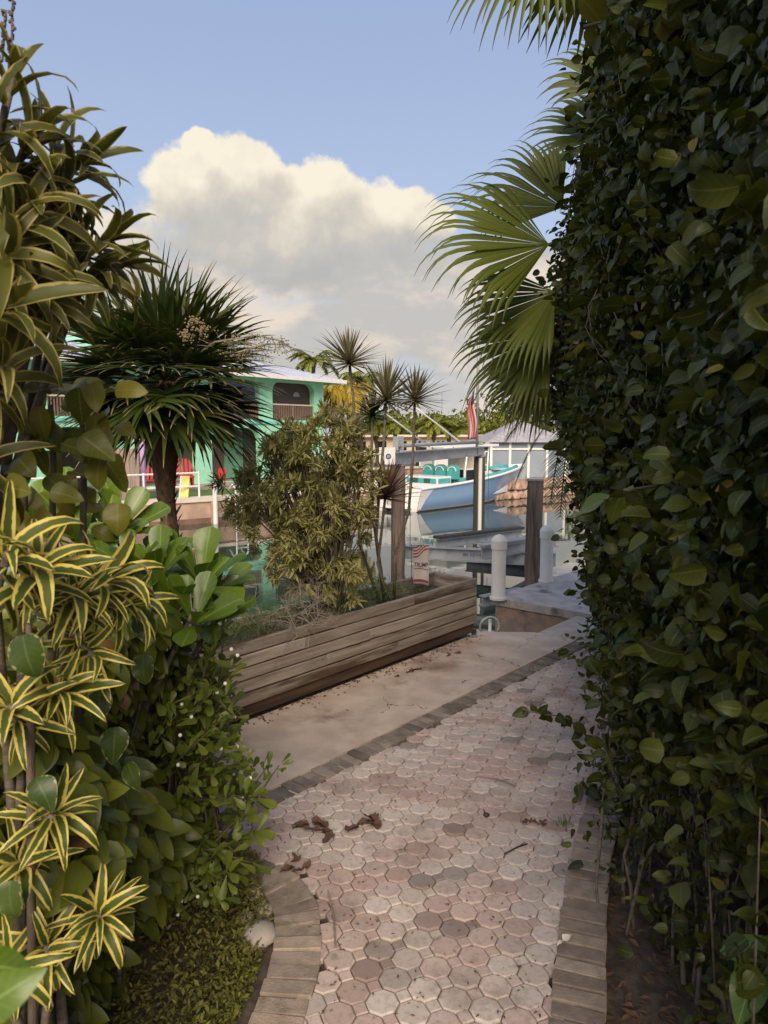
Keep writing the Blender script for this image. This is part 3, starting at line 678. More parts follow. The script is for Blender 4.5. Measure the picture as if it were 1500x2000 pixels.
# ---------------------------------------------------------------- boat lift
pA = P(778, 890, 12.0); pB = P(937, 882, 16.6); pC = P(1046, 925, 11.1)
zT = 1.78
lift = Thing('boat_lift', 'grey metal boat lift hung between wooden piles', 'boat lift', (1.2, 12.6, WZ))
def pile(label, x, y, z1, r0, r1, mat, pipe=False):
    t = Thing('wooden_pile', label, 'pile', (x, y, WZ), 'piles of the boat lift')
    mb = MB(); n = 9; mb.tube([(x + U(-.008, .008), y, -1.5 + (z1 + 1.5) * i / n) for i in range(n + 1)], [r0 + (r1 - r0) * i / n + U(-.004, .004) for i in range(n + 1)], 14)
    t.part('shaft', mb, mat, smooth=True)
    t.part('cap_plate', MB().tube([(x, y, z1 + .001), (x, y, z1 + .03)], r1 + .01, 14), 'galv')
    return t
pile('brown wooden pile of the boat lift right behind the planter', pA.x, pA.y, zT - .14, .125, .115, 'pile')
tB = pile('dark green stained pile standing in front of the blue boat', pB.x, pB.y, zT - .14, .14, .13, 'piledark')
tB.part('conduit', MB().tube([(pB.x + .0, pB.y - .155, -.45), (pB.x, pB.y - .155, zT - .16)], .045, 10), 'pvc')
tC = pile('grey weathered pile beside the vine hedge', pC.x, pC.y, 1.45, .14, .125, 'pile')
mb = MB(); a = Vector((pA.x, pA.y, zT)); b = Vector((pB.x, pB.y, zT)); dAB = (b - a).normalized()
mb.ibeam(a - dAB * .25, b + dAB * .3, .18, .20); lift.part('top_beam', mb, 'alu')
for c, k in ((a, 0), (b, 1)):
    for e in (-.12, .12):
        lift.part('beam_bracket', MB().beam(c + dAB * e + Vector((0, 0, .13)), c + dAB * e + Vector((0, 0, .36)), .11, .09, up=(1, 0, 0)), 'galv')
lift.part('drive_shaft', MB().tube([a + Vector((0, 0, .2)), b + Vector((0, 0, .2))], .035, 8), 'galv', smooth=True)
mc = a - dAB * .33 + Vector((-.06, -.1, .04)); mo = lift.part('motor_box', MB().box(mc - Vector((.13, .13, .13)), mc + Vector((.13, .13, .14))), 'white')
lift.part('motor_badge', MB().tube([mc + Vector((.02, -.131, 0)), mc + Vector((.02, -.136, 0))], .045, 14), 'ink', mo)
lift.part('motor_badge', MB().tube([mc + Vector((.02, -.1365, 0)), mc + Vector((.02, -.140, 0))], .026, 14), 'alu', mo)
for k in range(3): lift.part('hanging_strap', MB().beam(mc + Vector((-.06 + .06 * k, -.02, -.17)), mc + Vector((-.08 + .09 * k, -.02, -.55 - .1 * (k % 2))), .03, .01, up=(1, 0, 0)), 'pvc')
# cross beam with the maker's mark, between the two near piles
x0 = P(790, 1080, 12.55); x1 = P(1085, 1107, 11.75); z2 = .09
e0 = Vector((x0.x, x0.y, z2)); e1 = Vector((x1.x, x1.y, z2)); dE = (e1 - e0).normalized()
cb = lift.part('cradle_beam', MB().ibeam(e0, e1, .17, .23), 'alu')
web_n = Vector((dE.y, -dE.x, 0)).normalized()
s0 = (P(904, 1090, 12.2) - e0).dot(dE)
for i, hgt in enumerate([.055, .055, .055, .055, 0, .06, .05, .06, .055, .05, .06, .05, .06, .055]):
    if hgt == 0: continue
    c = e0 + dE * (s0 + i * .024 + (0 if i < 4 else .012)) + web_n * .0115
    lift.part('maker_mark', MB().beam(c + Vector((0, 0, -hgt / 2)), c + Vector((.006 * (i % 2), 0, hgt / 2)), .004, .013 if i < 4 else .010, up=dE), 'ink', cb)
e2 = P(911, 1119, 13.1); e3 = P(1060, 1136, 12.4); lift.part('cradle_beam', MB().ibeam((e2.x, e2.y, -.26), (e3.x, e3.y, -.26), .17, .22), 'darksteel')
f0 = P(941, 1190, 11.2); f1 = P(1036, 1140, 12.0); lift.part('brace', MB().ibeam(f0, f1, .14, .14), 'darksteel')
f0 = P(941, 1215, 10.9); f1 = P(985, 1165, 11.3); lift.part('brace', MB().ibeam((f0.x, f0.y, -.42), (f1.x + .3, f1.y + .2, -.42), .14, .16), 'galv')
b0 = P(852, 1064, 12.3); b1 = P(1018, 1046, 13.6); zz = .27
bk = lift.part('bunk_beam', MB().ibeam((b0.x, b0.y, zz), (b1.x, b1.y, zz), .14, .17), 'alu')
lift.part('bunk_carpet', MB().beam((b0.x, b0.y, zz + .11), (b1.x, b1.y, zz + .11), .17, .045), 'bunk', bk)
b2 = P(940, 1076, 11.3); b3 = P(1085, 1050, 12.6); zz = .27
bk = lift.part('bunk_beam', MB().ibeam((b2.x, b2.y, zz), (b3.x, b3.y, zz), .14, .2), 'galv')
lift.part('bunk_carpet', MB().beam((b2.x, b2.y, zz + .125), (b3.x, b3.y, zz + .125), .15, .03), 'galv', bk)
for c in (a, b): lift.part('cable', MB().tube([(c.x + .2, c.y - .1, zT - .1), (c.x + .2, c.y - .1, .2)], .006, 5), 'darksteel')
# limp striped flag on a pole clamped to the far lift pile
fp = P(934, 690, 16.4); fl = Thing('flag_pole', 'thin grey flag pole clamped above the dark lift pile', 'pole', (fp.x, fp.y, zT))
fl.part('shaft', MB().tube([(fp.x, fp.y, zT - .1), (fp.x, fp.y, 5.3)], .03, 8), 'galv', smooth=True); fl.part('finial', MB().ball((fp.x, fp.y, 5.33), .06), 'galv', smooth=True)

def cloth_stripes(name, col_a, col_b, n, axis):
    m, t, b_, o = material(name); uv = t.new('ShaderNodeUVMap'); sp = t.new('ShaderNodeSeparateXYZ'); t.l.new(uv.outputs[0], sp.inputs[0])
    fr = t.m('FRACT', t.m('MULTIPLY', sp.outputs[axis], n)); c = t.mix(t.m('GREATER_THAN', fr, .5), col_a, col_b)
    if name == 'flag_cloth':
        canton = t.m('MULTIPLY', t.m('GREATER_THAN', sp.outputs[1], .72), t.m('LESS_THAN', sp.outputs[0], .5)); c = t.mix(canton, c, (.05, .06, .16))
    t.put(b_.inputs['Base Color'], c); b_.inputs['Roughness'].default_value = .85; return m
M['flag'] = cloth_stripes('flag_cloth', (.46, .09, .09), (.62, .50, .48), 3.5, 0)
nu, nv_ = 12, 16; V = []; UVv = []; Ff = []
for j in range(nv_ + 1):
    for i in range(nu + 1):
        u, v = i / nu, j / nv_; ztop = 3.2; wdt = .13 + .08 * math.sin(v * 3 + .5)
        x = fp.x - .04 - u * wdt + .05 * math.sin(v * 5.5); y = fp.y - .05 + .085 * math.sin(u * 14 + v * 3); z = ztop - (1 - v) * 1.15 - u * .25 * v
        V.append((x, y, z)); UVv.append((u, v))
for j in range(nv_):
    for i in range(nu): q = j * (nu + 1) + i; Ff.append((q, q + 1, q + nu + 2, q + nu + 1))
fb = np.array((fp.x, fp.y, 1.8)); fme = mesh_np('limp_flag', np.array(V) - fb, np.array(Ff), np.array(UVv), np.zeros(len(V)), M['flag'])
fo = bpy.data.objects.new('limp_flag', fme); COL.objects.link(fo); fo.location = fb; md = fo.modifiers.new('thick', 'SOLIDIFY'); md.thickness = .006
fo['label'] = 'limp red and white striped flag hanging on the thin pole'; fo['category'] = 'flag'

# ---------------------------------------------------------------- the boat
st = G(818, 1001, WZ); bw_ = G(1015, 968, WZ); BL = 8.3
def _head(a):
    d = Vector((math.sin(a), math.cos(a), 0)); return abs(proj(st + Vector((-d.y, d.x, 0)) * 1.05 + d * BL + Vector((0, 0, 1.3)))[0] - 1026)
_a = min([R(20 + .25 * k) for k in range(240)], key=_head); bd = Vector((math.sin(_a), math.cos(_a), 0))
bt = Thing('fishing_boat', 'light blue centre console boat afloat behind the lift piles', 'boat', (st.x, st.y, WZ))
bs = Vector((bd.y, -bd.x, 0))                     # starboard
MBt = Matrix(((bd.x, bs.x, 0, st.x), (bd.y, bs.y, 0, st.y), (0, 0, 1, WZ), (0, 0, 0, 1)))
# near side of the hull lies on the traced line, so the centreline is half a beam behind it
MBt = MBt @ Matrix.Translation((0, -1.05, 0))
if bs.y > 0: MBt = MBt @ Matrix.Translation((0, 2.1, 0))
nst = 22; hull = []; top = []
def hsec(t):
    """half-section at station t: (y,z) keel -> chine -> gunwale ; and x offsets for rake"""
    beam = 1.18 * (1 - max(0, (t - .45) / .55) ** 2.4) ; chine = .98 * (1 - max(0, (t - .30) / .66) ** 1.9) if t < .96 else 0.0
    chine = max(chine, 0.0); gz = .80 + .52 * t ** 1.6; keel = -.38 + .30 * max(0, (t - .6) / .4) ** 2; cz = .02 + .55 * max(0, (t - .55) / .45) ** 2.2
    rake = .95 * max(0, (t - .55) / .45) ** 2
    return [(0, keel, 0), (chine, cz, rake * .30), (chine + (beam - chine) * .42, cz + (gz - cz) * .5, rake * .62), (beam, gz, rake)]
secs = [[(t * (BL - .95) + o_, y, z) for (y, z, o_) in hsec(t)] for t in [i / nst for i in range(nst + 1)]]
def loft(rows_, side): 
    vs = [(x, y * side, z) for r in rows_ for (x, y, z) in r]; k = len(rows_[0]); fs = []
    for i in range(len(rows_) - 1):
        for j in range(k - 1): fs.append((i * k + j, (i + 1) * k + j, (i + 1) * k + j + 1, i * k + j + 1))
    return vs, fs
hm = MB(MBt)
for sd in (-1, 1): hm.add(*loft(secs, sd))
hullo = bt.part('hull', hm, 'hullblue', smooth=True)
tm = MB(MBt); s0_ = hsec(0.0)
tm.add([(-.02, y, z) for y, z, _ in s0_] + [(-.02, -y, z) for y, z, _ in s0_[::-1]][:-1], [tuple(range(7))]); bt.part('transom', tm, 'gelcoat')
for sd in (-1, 1):      # white quarter panel at the stern and the white rub rail
    qm = MB(MBt); yo = .012 * sd
    A0 = [secs[0][1], secs[0][2], secs[0][3]]; B0 = [secs[0][1], secs[1][2], secs[2][3]]
    qm.add([(A0[0][0] - .02, A0[0][1] * sd + yo, A0[0][2]), (A0[1][0] - .02, A0[1][1] * sd + yo, A0[1][2]), (A0[2][0] - .02, A0[2][1] * sd + yo, A0[2][2]),
            (B0[2][0], B0[2][1] * sd + yo, B0[2][2]), (B0[1][0], B0[1][1] * sd + yo, B0[1][2]), (B0[0][0] + .1, B0[0][1] * sd + yo, B0[0][2])], [(0, 1, 4, 5), (1, 2, 3, 4)])
    bt.part('stern_panel', qm, 'gelcoat')
    gm = MB(MBt); gm.tube([(s[3][0], s[3][1] * sd, s[3][2] + .015) for s in secs], .055, 8); bt.part('rub_rail', gm, 'gelcoat', smooth=True)
    sm = MB(MBt); sm.tube([(s[1][0], s[1][1] * sd * 1.004 + .004 * sd, s[1][2] + .035) for s in secs[:17]], .035, 6); bt.part('boot_stripe', sm, 'bootline')
    cm = MB(MBt); rows_ = [[(s[3][0], max(0, abs(s[3][1]) - .05), s[3][2] - .01), (s[3][0], max(0, abs(s[3][1]) - .26), s[3][2] - .02), (s[3][0], max(0, abs(s[3][1]) - .30), .32)] for s in secs]
    cm.add(*loft(rows_, sd)); bt.part('inner_liner', cm, 'gelcoat')
    bol = MB(MBt); bol.tube([(s[3][0] - .02, max(.02, abs(s[3][1]) - .2) * sd, s[3][2] + .03) for s in secs[12:21]], .09, 8); bt.part('coaming_cushion', bol, 'teal', smooth=True)
fm_ = MB(MBt); fm_.add([(s[3][0], max(0, abs(s[3][1]) - .3), .33) for s in secs] + [(s[3][0], -max(0, abs(s[3][1]) - .3), .33) for s in secs[::-1]], [tuple(range(2 * len(secs)))]); bt.part('cockpit_floor', fm_, 'gelcoat')
dm = MB(MBt); dm.add([(s[3][0], s[3][1] - .02, s[3][2] - .004) for s in secs[18:]] + [(s[3][0], -s[3][1] + .02, s[3][2] - .004) for s in secs[18:][::-1]], [tuple(range(2 * len(secs[18:])))]); bt.part('foredeck', dm, 'gelcoat')
sp_ = MB(MBt); sp_.box((-.45, -.75, .12), (-.02, .75, .2)); bt.part('swim_platform', sp_, 'gelcoat')
for yy in (-.36, .36):
    e = MB(MBt); e.box((-.62, yy - .2, .62), (-.08, yy + .2, 1.12)); e.box((-.46, yy - .09, -.3), (-.18, yy + .09, .62)); bt.part('outboard_engine', e, 'gelcoat')
def bbox(name, a_, b_, mat, parent=None): return bt.part(name, MB(MBt).box(a_, b_), mat, parent)
sgn = 1
seat = bbox('rear_seat', (1.35, -.78, .34), (2.1, .78, 1.14), 'gelcoat')
for k in range(5): bbox('cushion', (1.325, -.70 + k * .285, .90), (1.348, -.435 + k * .285, 1.07), 'teal' if k % 2 == 0 else 'tealdark', seat)
bbox('cushion', (1.37, .781, .90), (2.05, .80, 1.07), 'teal', seat)
for k in range(3):
    y = -.58 + k * .58; c = MB(MBt); n = 9; pr = [(y - .23, 1.0), (y + .23, 1.0), (y + .25, 1.2)] + [(y + .25 * math.cos(math.pi * q / n), 1.36 + .17 * math.sin(math.pi * q / n)) for q in range(n + 1)] + [(y - .25, 1.2)]
    m_ = len(pr); c.add([(2.42, a, b) for a, b in pr] + [(2.56, a, b) for a, b in pr], [tuple(range(m_)), tuple(range(m_, 2 * m_))[::-1]] + [(q, m_ + q, m_ + (q + 1) % m_, (q + 1) % m_) for q in range(m_)]); ch = bt.part('helm_chair', c, 'teal')
    bbox('chair_seat', (2.562, y - .24, .92), (2.95, y + .24, 1.04), 'teal', ch); bbox('chair_base', (2.65, y - .1, .34), (2.85, y + .1, .919), 'gelcoat', ch)
    c = MB(MBt); c.tube([(2.40, y + .19 * math.cos(math.pi * q / 8), 1.30 + .15 * math.sin(math.pi * q / 8)) for q in range(9)], .018, 5); bt.part('chair_piping', c, 'gelcoat', ch)
con = bbox('console', (3.2, -.6, .34), (4.4, .6, 1.35), 'gelcoat'); bbox('dash_panel', (3.14, -.52, .85), (3.197, .52, 1.32), 'blackglass', con); bbox('dash_panel', (3.25, .602, .9), (3.75, .615, 1.3), 'blackglass', con)
bbox('spray_curtain', (3.7, -.62, 1.352), (4.4, .62, 2.1), 'canvas', con)
for sx in (2.9, 4.45):
    for sy in (-.85, .85): bt.part('top_leg', MB(MBt).tube([(sx, sy * .8, .4), (sx + (.12 if sx < 3 else -.12), sy, 2.18)], .03, 8), 'gelcoat', smooth=True)
roof = MB(MBt); roof.box((1.7, -1.0, 2.18), (4.8, 1.0, 2.27)); ro = bt.part('hardtop', roof, 'gelcoat')
for k in range(8): bbox('rod_holder', (1.75, -.8 + k * .22, 2.271), (1.81, -.74 + k * .22, 2.42), 'galv', ro)
def out_pole(px0, py0, px1, py1, Y0, Y1):
    a_ = P(px0, py0, Y0); b_ = P(px1, py1, Y1); bt.part('outrigger', MB().tube([a_, b_], [.035, .018], 6), 'gelcoat', smooth=True)
cR = MBt @ Vector((2.0, 1, 2.27)); cL = MBt @ Vector((4.0, 1, 2.27))
out_pole(838, 872, 732, 792, cR.y, cR.y - 3.0); out_pole(908, 870, 796, 784, cL.y, cL.y - 3.0)
# scripted name on the seat side, as loops of line
sq = [(1.34, -.42 + .84 * i / 60, .66 + .045 * math.sin(i * 1.1) * (1.8 if i < 6 or i > 54 else .5)) for i in range(61)]
bt.part('name_script', MB(MBt).tube(sq, .011, 4), 'blackink', seat)
# ================================================================== FAR BANK
FW0 = G(412, 1021, WZ); FD = Vector((.80, .60, 0)).normalized(); FN = Vector((FD.y, -FD.x, 0))   # FN: towards us
FZ = .15
def fb_(s, n, z): p = FW0 + FD * s + FN * n; return Vector((p.x, p.y, z))
fgp = [fb_(-70, -.35, 0), fb_(95, -.35, 0), fb_(95, -160, 0), fb_(-70, -160, 0)]
structure('far_bank', MB().prism([(p.x, p.y) for p in fgp], -2, FZ), 'farground', 'sandy ground across the canal')
lw = [fb_(-2.5, -1.2, 0), fb_(9, -1.2, 0), fb_(9, -4.2, 0), fb_(-2.5, -4.2, 0)]
structure('far_lawn', MB().prism([(p.x, p.y) for p in lw], FZ - .1, FZ + .006), 'lawn', 'strip of lawn behind the far seawall')
sw = Thing('far_seawall', 'tan stained seawall across the canal below the mint house', 'seawall', fb_(0, 0, WZ))
sw.part('wall_face', MB().prism([(p.x, p.y) for p in (fb_(-70, 0, 0), fb_(7.2, 0, 0), fb_(7.2, -.34, 0), fb_(-70, -.34, 0))][::-1], -1.5, FZ), 'farwall')
sw.part('cap', MB().prism([(p.x, p.y) for p in (fb_(-70, .06, 0), fb_(7.2, .06, 0), fb_(7.2, -.6, 0), fb_(-70, -.6, 0))][::-1], FZ + .002, FZ + .12), 'farcap')
sw.part('tide_band', MB().prism([(p.x, p.y) for p in (fb_(-70, .012, 0), fb_(7.2, .012, 0), fb_(7.2, 0.001, 0), fb_(-70, 0.001, 0))][::-1], -1.2, WZ + .16), 'tide')
for s in range(-6, 4): sw.part('buttress', MB().prism([(p.x, p.y) for p in (fb_(s * 2.1, .05, 0), fb_(s * 2.1 + .22, .05, 0), fb_(s * 2.1 + .22, .013, 0), fb_(s * 2.1, .013, 0))][::-1], -1.2, FZ), 'farwall')
rk = Thing('rock_seawall', 'rough orange rock seawall below the grey roofed gazebo', 'seawall', fb_(16, 0, WZ))
rmesh = []
for k in range(4):
    bm = bmesh.new(); bmesh.ops.create_icosphere(bm, subdivisions=1, radius=.5)
    for v in bm.verts: v.co *= U(.75, 1.1)
    me = bpy.data.meshes.new('rock'); bm.to_mesh(me); bm.free(); me.materials.append(M['rock']); rmesh.append(me)
for s in range(60):
    for r in range(2):
        c = fb_(7.3 + s * .42 + r * .2, .05 + U(-.1, .1) - r * .15, WZ + .12 + r * .36)
        rk.inst('rock', rmesh[(s + r) % 4], Matrix.Translation(c) @ Matrix.Rotation(U(0, 6), 4, 'Z') @ Matrix.Diagonal((.62, .5, .46, 1)))
rk.part('backing_wall', MB().prism([(p.x, p.y) for p in (fb_(7.21, -.2, 0), fb_(95, -.2, 0), fb_(95, -.36, 0), fb_(7.21, -.36, 0))][::-1], -1.5, FZ + .1), 'rock')

# ---------------------------------------------------------------- mint house
HD = Vector((-.64, -.77, 0)).normalized(); HN = Vector((.77, -.64, 0)).normalized()
hc0 = P(632, 800, 34.0); hc0 = Vector((hc0.x, hc0.y, 0))
MH = Matrix(((HD.x, -HN.x, 0, hc0.x), (HD.y, -HN.y, 0, hc0.y), (0, 0, 1, 0), (0, 0, 0, 1)))     # x: leftwards along the facade, y: into the house
hs = Thing('mint_house', 'two storey mint green house with arched openings and metal roof', 'house', (hc0.x, hc0.y, FZ))
BAY = 3.3; NB = 4; Z1 = 2.70; Z2 = 4.55; HDEP = 8.0; HL = BAY * NB + .5
def arch_panel(mb, x0, x1, z0, z1, o0, o1, oz0, oz1, r, dep=.3, n=7):
    pts = [(o0, oz0), (o1, oz0)]
    for i in range(n + 1): a_ = math.pi / 2 * i / n; pts.append((o1 - r + r * math.cos(a_), oz1 - r + r * math.sin(a_)))
    for i in range(n + 1): a_ = math.pi / 2 + math.pi / 2 * i / n; pts.append((o0 + r + r * math.cos(a_), oz1 - r + r * math.sin(a_)))
    cx, cz = (o0 + o1) / 2, (oz0 + oz1) / 2; outer = []
    for (x, z) in pts:
        dx, dz = x - cx, z - cz; k = min(((x1 if dx > 0 else x0) - cx) / dx if abs(dx) > 1e-6 else 1e9, ((z1 if dz > 0 else z0) - cz) / dz if abs(dz) > 1e-6 else 1e9); outer.append((cx + dx * k, cz + dz * k))
    N = len(pts); vs = [(x, 0, z) for x, z in outer] + [(x, 0, z) for x, z in pts] + [(x, dep, z) for x, z in pts]
    fs = []
    for i in range(N):
        j = (i + 1) % N; fs += [(i, j, N + j, N + i), (N + i, N + j, 2 * N + j, 2 * N + i)]
    mb.add(vs, fs)
    for cxx, czz in ((x0, z0), (x1, z0), (x1, z1), (x0, z1)):   # close the corner gaps
        i = min(range(N), key=lambda q: (outer[q][0] - cxx) ** 2 + (outer[q][1] - czz) ** 2)
        for q in range(N):
            j = (q + 1) % N
            a_, b_ = outer[q], outer[j]
            if abs(a_[0] - b_[0]) > 1e-4 and abs(a_[1] - b_[1]) > 1e-4 and (a_[0] - cxx) * (b_[0] - cxx) <= 1e-6 and (a_[1] - czz) * (b_[1] - czz) <= 1e-6:
                mb.add([(a_[0], 0, a_[1]), (cxx, 0, czz), (b_[0], 0, b_[1])], [(0, 1, 2)])
for b_ in range(NB):
    x0 = .5 + b_ * BAY if b_ else 0.0; x1 = .5 + (b_ + 1) * BAY
    ox0 = .62 + b_ * BAY; ox1 = .5 + (b_ + 1) * BAY - .62
    fm = MB(MH); arch_panel(fm, x0, x1, Z1, Z2, ox0, ox1, Z1 + .06, Z2 - .12, .42); up = hs.part('upper_arcade', fm, 'mint')
    fm = MB(MH); arch_panel(fm, x0, x1, FZ, Z1 - .12, ox0, ox1, FZ + .02, Z1 - .3, .6); lo = hs.part('lower_arcade', fm, 'mint')
    rl = hs.part('railing', MB(MH).box((ox0, .05, Z1 + .72), (ox1, .13, Z1 + .78)), 'farcap', up)
    bal = MB(MH); k = 24
    for i in range(k): x = ox0 + (ox1 - ox0) * (i + .5) / k; bal.box((x - .02, .07, Z1 + .07), (x + .02, .11, Z1 + .719))
    bal.box(((ox0 + ox1) / 2 - .06, .065, Z1 + .07), ((ox0 + ox1) / 2 + .06, .125, Z1 + .719)); hs.part('balusters', bal, 'railing', up)
    hs.part('insect_screen', MB(MH).box((ox0 - .1, .31, Z1 + .02), (ox1 + .1, .33, Z2 - .02)), 'brownwall', up)
    hs.part('door_panel', MB(MH).box((ox0 + .2, 2.3, FZ), (ox1 - .2, 2.35, Z1 - .35)), 'brownwall' if b_ != 1 else 'fencewood', lo)
    if b_ == 0:
        fn = MB(MH); cx = ox0 + .85; n = 10; vs = [(cx, .29, Z1 + 1.15)] + [(cx + .2 * math.cos(math.pi * i / n), .29, Z1 + 1.15 + .2 * math.sin(math.pi * i / n)) for i in range(n + 1)]
        fn.add(vs, [(0, i + 1, i + 2) for i in range(n)]); fn.add([(x, .305, z) for x, y, z in vs], [(0, i + 2, i + 1) for i in range(n)]); hs.part('fanlight', fn, 'screen', up)
hs.part('floor_band', MB(MH).box((-.05, -.06, Z1 - .119), (HL + .05, .4, Z1 - .001)), 'turq')
hs.part('back_wall', MB(MH).box((0, 2.36, FZ), (HL, HDEP, Z2)), 'mint')
hs.part('end_wall', MB(MH).box((-.001, .32, FZ), (.22, 2.355, Z2)), 'mint')
hs.part('end_wall', MB(MH).box((HL - .2, .34, FZ), (HL + .02, 2.355, Z2)), 'mint')
OV = .75; rz = 6.0; half = (HDEP + 2 * OV) / 2
rm = MB(MH); rv = [(-OV, -OV, Z2 + .1), (HL + OV, -OV, Z2 + .1), (HL + OV, HDEP + OV, Z2 + .1), (-OV, HDEP + OV, Z2 + .1), (-OV + half, HDEP / 2, rz), (HL + OV - half, HDEP / 2, rz)]
rm.add(rv, [(0, 1, 5, 4), (1, 2, 5), (2, 3, 4, 5), (3, 0, 4)]); rf = hs.part('roof', rm, 'roofmetal')
sm = MB(MH)
for i in range(40):
    x = -OV + .2 + i * (HL + 2 * OV) / 40; tmax = min(1.0, (x + OV) / half, (HL + OV - x) / half)
    if tmax > .03: sm.beam((x, -OV + .01, Z2 + .115), (x, -OV + (half) * tmax - .02, Z2 + .115 + (rz - Z2 - .1) * tmax), .035, .03)
for i in range(22):
    y = -OV + .2 + i * (HDEP + 2 * OV) / 22; tmax = min(1.0, (y + OV) / half, (HDEP + OV - y) / half)
    if tmax > .03: sm.beam((-OV + .01, y, Z2 + .115), (-OV + half * tmax - .02, y, Z2 + .115 + (rz - Z2 - .1) * tmax), .035, .03)
hs.part('roof_seams', sm, 'roofmetal', rf)
hs.part('fascia', MB(MH).box((-OV, -OV - .04, Z2 - .06), (HL + OV, -OV - .002, Z2 + .115)), 'white', rf)
hs.part('fascia', MB(MH).box((-OV - .04, -OV - .04, Z2 - .06), (-OV - .002, HDEP + OV, Z2 + .115)), 'white', rf)
hs.part('soffit', MB(MH).box((-OV, -OV, Z2 + .03), (HL + OV, HDEP + OV, Z2 + .06)), 'mint', rf)
hs.part('eave_brace', MB(MH).beam((-.02, .15, Z2 - .45), (-OV + .08, .15, Z2 + .02), .06, .06), 'mint')
dmx = MB(MH); dx0, dx1 = 9.6, 10.8
dmx.add([(dx0, .6, 4.8), (dx1, .6, 4.8), (dx1, .6, 5.5), ((dx0 + dx1) / 2, .6, 6.1), (dx0, .6, 5.5), (dx0, 4, 4.8), (dx1, 4, 4.8), (dx1, 4, 5.5), ((dx0 + dx1) / 2, 4, 6.1), (dx0, 4, 5.5)],
        [(0, 1, 2, 3, 4), (1, 6, 7, 2), (2, 7, 8, 3), (3, 8, 9, 4), (4, 9, 5, 0)]); hs.part('dormer', dmx, 'mint', rf)
hs.part('side_balcony', MB(MH).box((-2.4, .9, Z1), (-.002, .98, Z1 + .78)), 'railing'); hs.part('balcony_floor', MB(MH).box((-2.4, .9, Z1 - .15), (-.002, 3, Z1 - .003)), 'farcap')

# ---------------------------------------------------------------- things on the far patio
def chair(label, px, py, Y, mat, w_=.6, rz=0.0, sc=1.0):
    b = P(px, py, Y); z = FZ + .121; t = Thing('patio_chair', label, 'chair', (b.x, b.y, z), 'chairs on the far patio')
    Mx = Matrix.Translation((b.x, b.y, z)) @ Matrix.Rotation(rz, 4, 'Z') @ Matrix.Scale(sc, 4)
    t.part('seat', MB(Mx).box((-w_ / 2, -.28, .36), (w_ / 2, .28, .42)), mat); 
    for k in range(5): t.part('back_slat', MB(Mx).beam((-w_ / 2 + .06 + k * (w_ - .12) / 4, .27, .422), (-w_ / 2 + .06 + k * (w_ - .12) / 4, .40, 1.05 - abs(k - 2) * .05), .10, .02, up=(0, 1, 0)), mat)
    for sx in (-1, 1):
        for sy in (-1, 1): t.part('leg', MB(Mx).beam((sx * (w_ / 2 - .05), sy * .23, 0), (sx * (w_ / 2 - .05), sy * .23, .359), .06, .06, up=(0, 1, 0)), mat)
        t.part('arm_rest', MB(Mx).box((sx * w_ / 2 - .05, -.3, .60), (sx * w_ / 2 + .05, .25, .64)), mat)
    return t
chair('red slatted chair beside the lilac post', 292, 930, 24.2, 'red', .8, 0, .8)
chair('red slatted chair behind the palm trunk', 358, 925, 25.0, 'red', .7, .4)
chair('small red slatted chair under the green arch', 428, 915, 26.4, 'red', .55, -.3, .62)
b = P(280, 930, 22.3); single('lilac_post', MB().beam((b.x, b.y, FZ + .121), (b.x, b.y, FZ + 1.9), .13, .13, up=(1, 0, 0)).box((b.x - .09, b.y - .09, FZ + 1.9), (b.x + .09, b.y + .09, FZ + 1.95)), 'pink', 'thin lilac painted post left of the palm trunk', 'post', (b.x, b.y, FZ))
b = P(361, 955, 21.2); t = Thing('yellow_board', 'yellow board leaning on the far seawall beside the palm trunk', 'board', (b.x, b.y, FZ)); t.part('board', MB().beam((b.x, b.y - .1, FZ + .121), (b.x, b.y + .15, FZ + .75), .24, .04, up=(0, 1, 0)), 'yellow'); t.part('batten', MB().beam((b.x - .13, b.y - .13, FZ + .121), (b.x - .13, b.y + .12, FZ + .75), .04, .04, up=(0, 1, 0)), 'white')
ff = Thing('board_fence', 'weathered board fence left of the lilac post', 'fence', (P(250, 930, 21.5).x, P(250, 930, 21.5).y, FZ))
for k in range(9):
    b = P(196 + k * 9, 930, 21.5); ff.part('board', MB().beam((b.x, b.y, FZ), (b.x, b.y, FZ + 1.55 + U(-.05, .05)), .125, .03, up=(0, 1, 0)), 'fencewood')
rr_ = Thing('patio_railing', 'white pipe railing along the far patio edge', 'railing', fb_(-1, -.3, FZ))
for h in (.45, .85): rr_.part('rail', MB().tube([fb_(-5.2, -.3, FZ + h), fb_(-.2, -.3, FZ + h)], .028, 6), 'white')
for k in range(7): rr_.part('rail_post', MB().tube([fb_(-5.2 + k * .83, -.3, FZ + .121), fb_(-5.2 + k * .83, -.3, FZ + .9)], .03, 6), 'white')
wp = fb_(.0, .35, 0); t = Thing('white_dock_pole', 'white pole standing in the water before the far seawall', 'pole', (wp.x, wp.y, WZ)); t.part('shaft', MB().tube([(wp.x, wp.y, -1.4), (wp.x, wp.y, .78)], .07, 12), 'pvc'); t.part('cap', MB().tube([(wp.x, wp.y, .781), (wp.x, wp.y, .82), (wp.x, wp.y, .86)], [.08, .08, .02], 12), 'pvc')
lp = fb_(.75, .16, 0); t = Thing('dock_ladder', 'white ladder hung on the far seawall', 'ladder', (lp.x, lp.y, WZ))
for e in (0, .38):
    q = lp + FD * e; t.part('rail', MB().tube([(q.x, q.y, -1.2), (q.x, q.y, .5), (q.x - FN.x * .2, q.y - FN.y * .2, .62), (q.x - FN.x * .5, q.y - FN.y * .5, .45)], .026, 8), 'white', smooth=True)
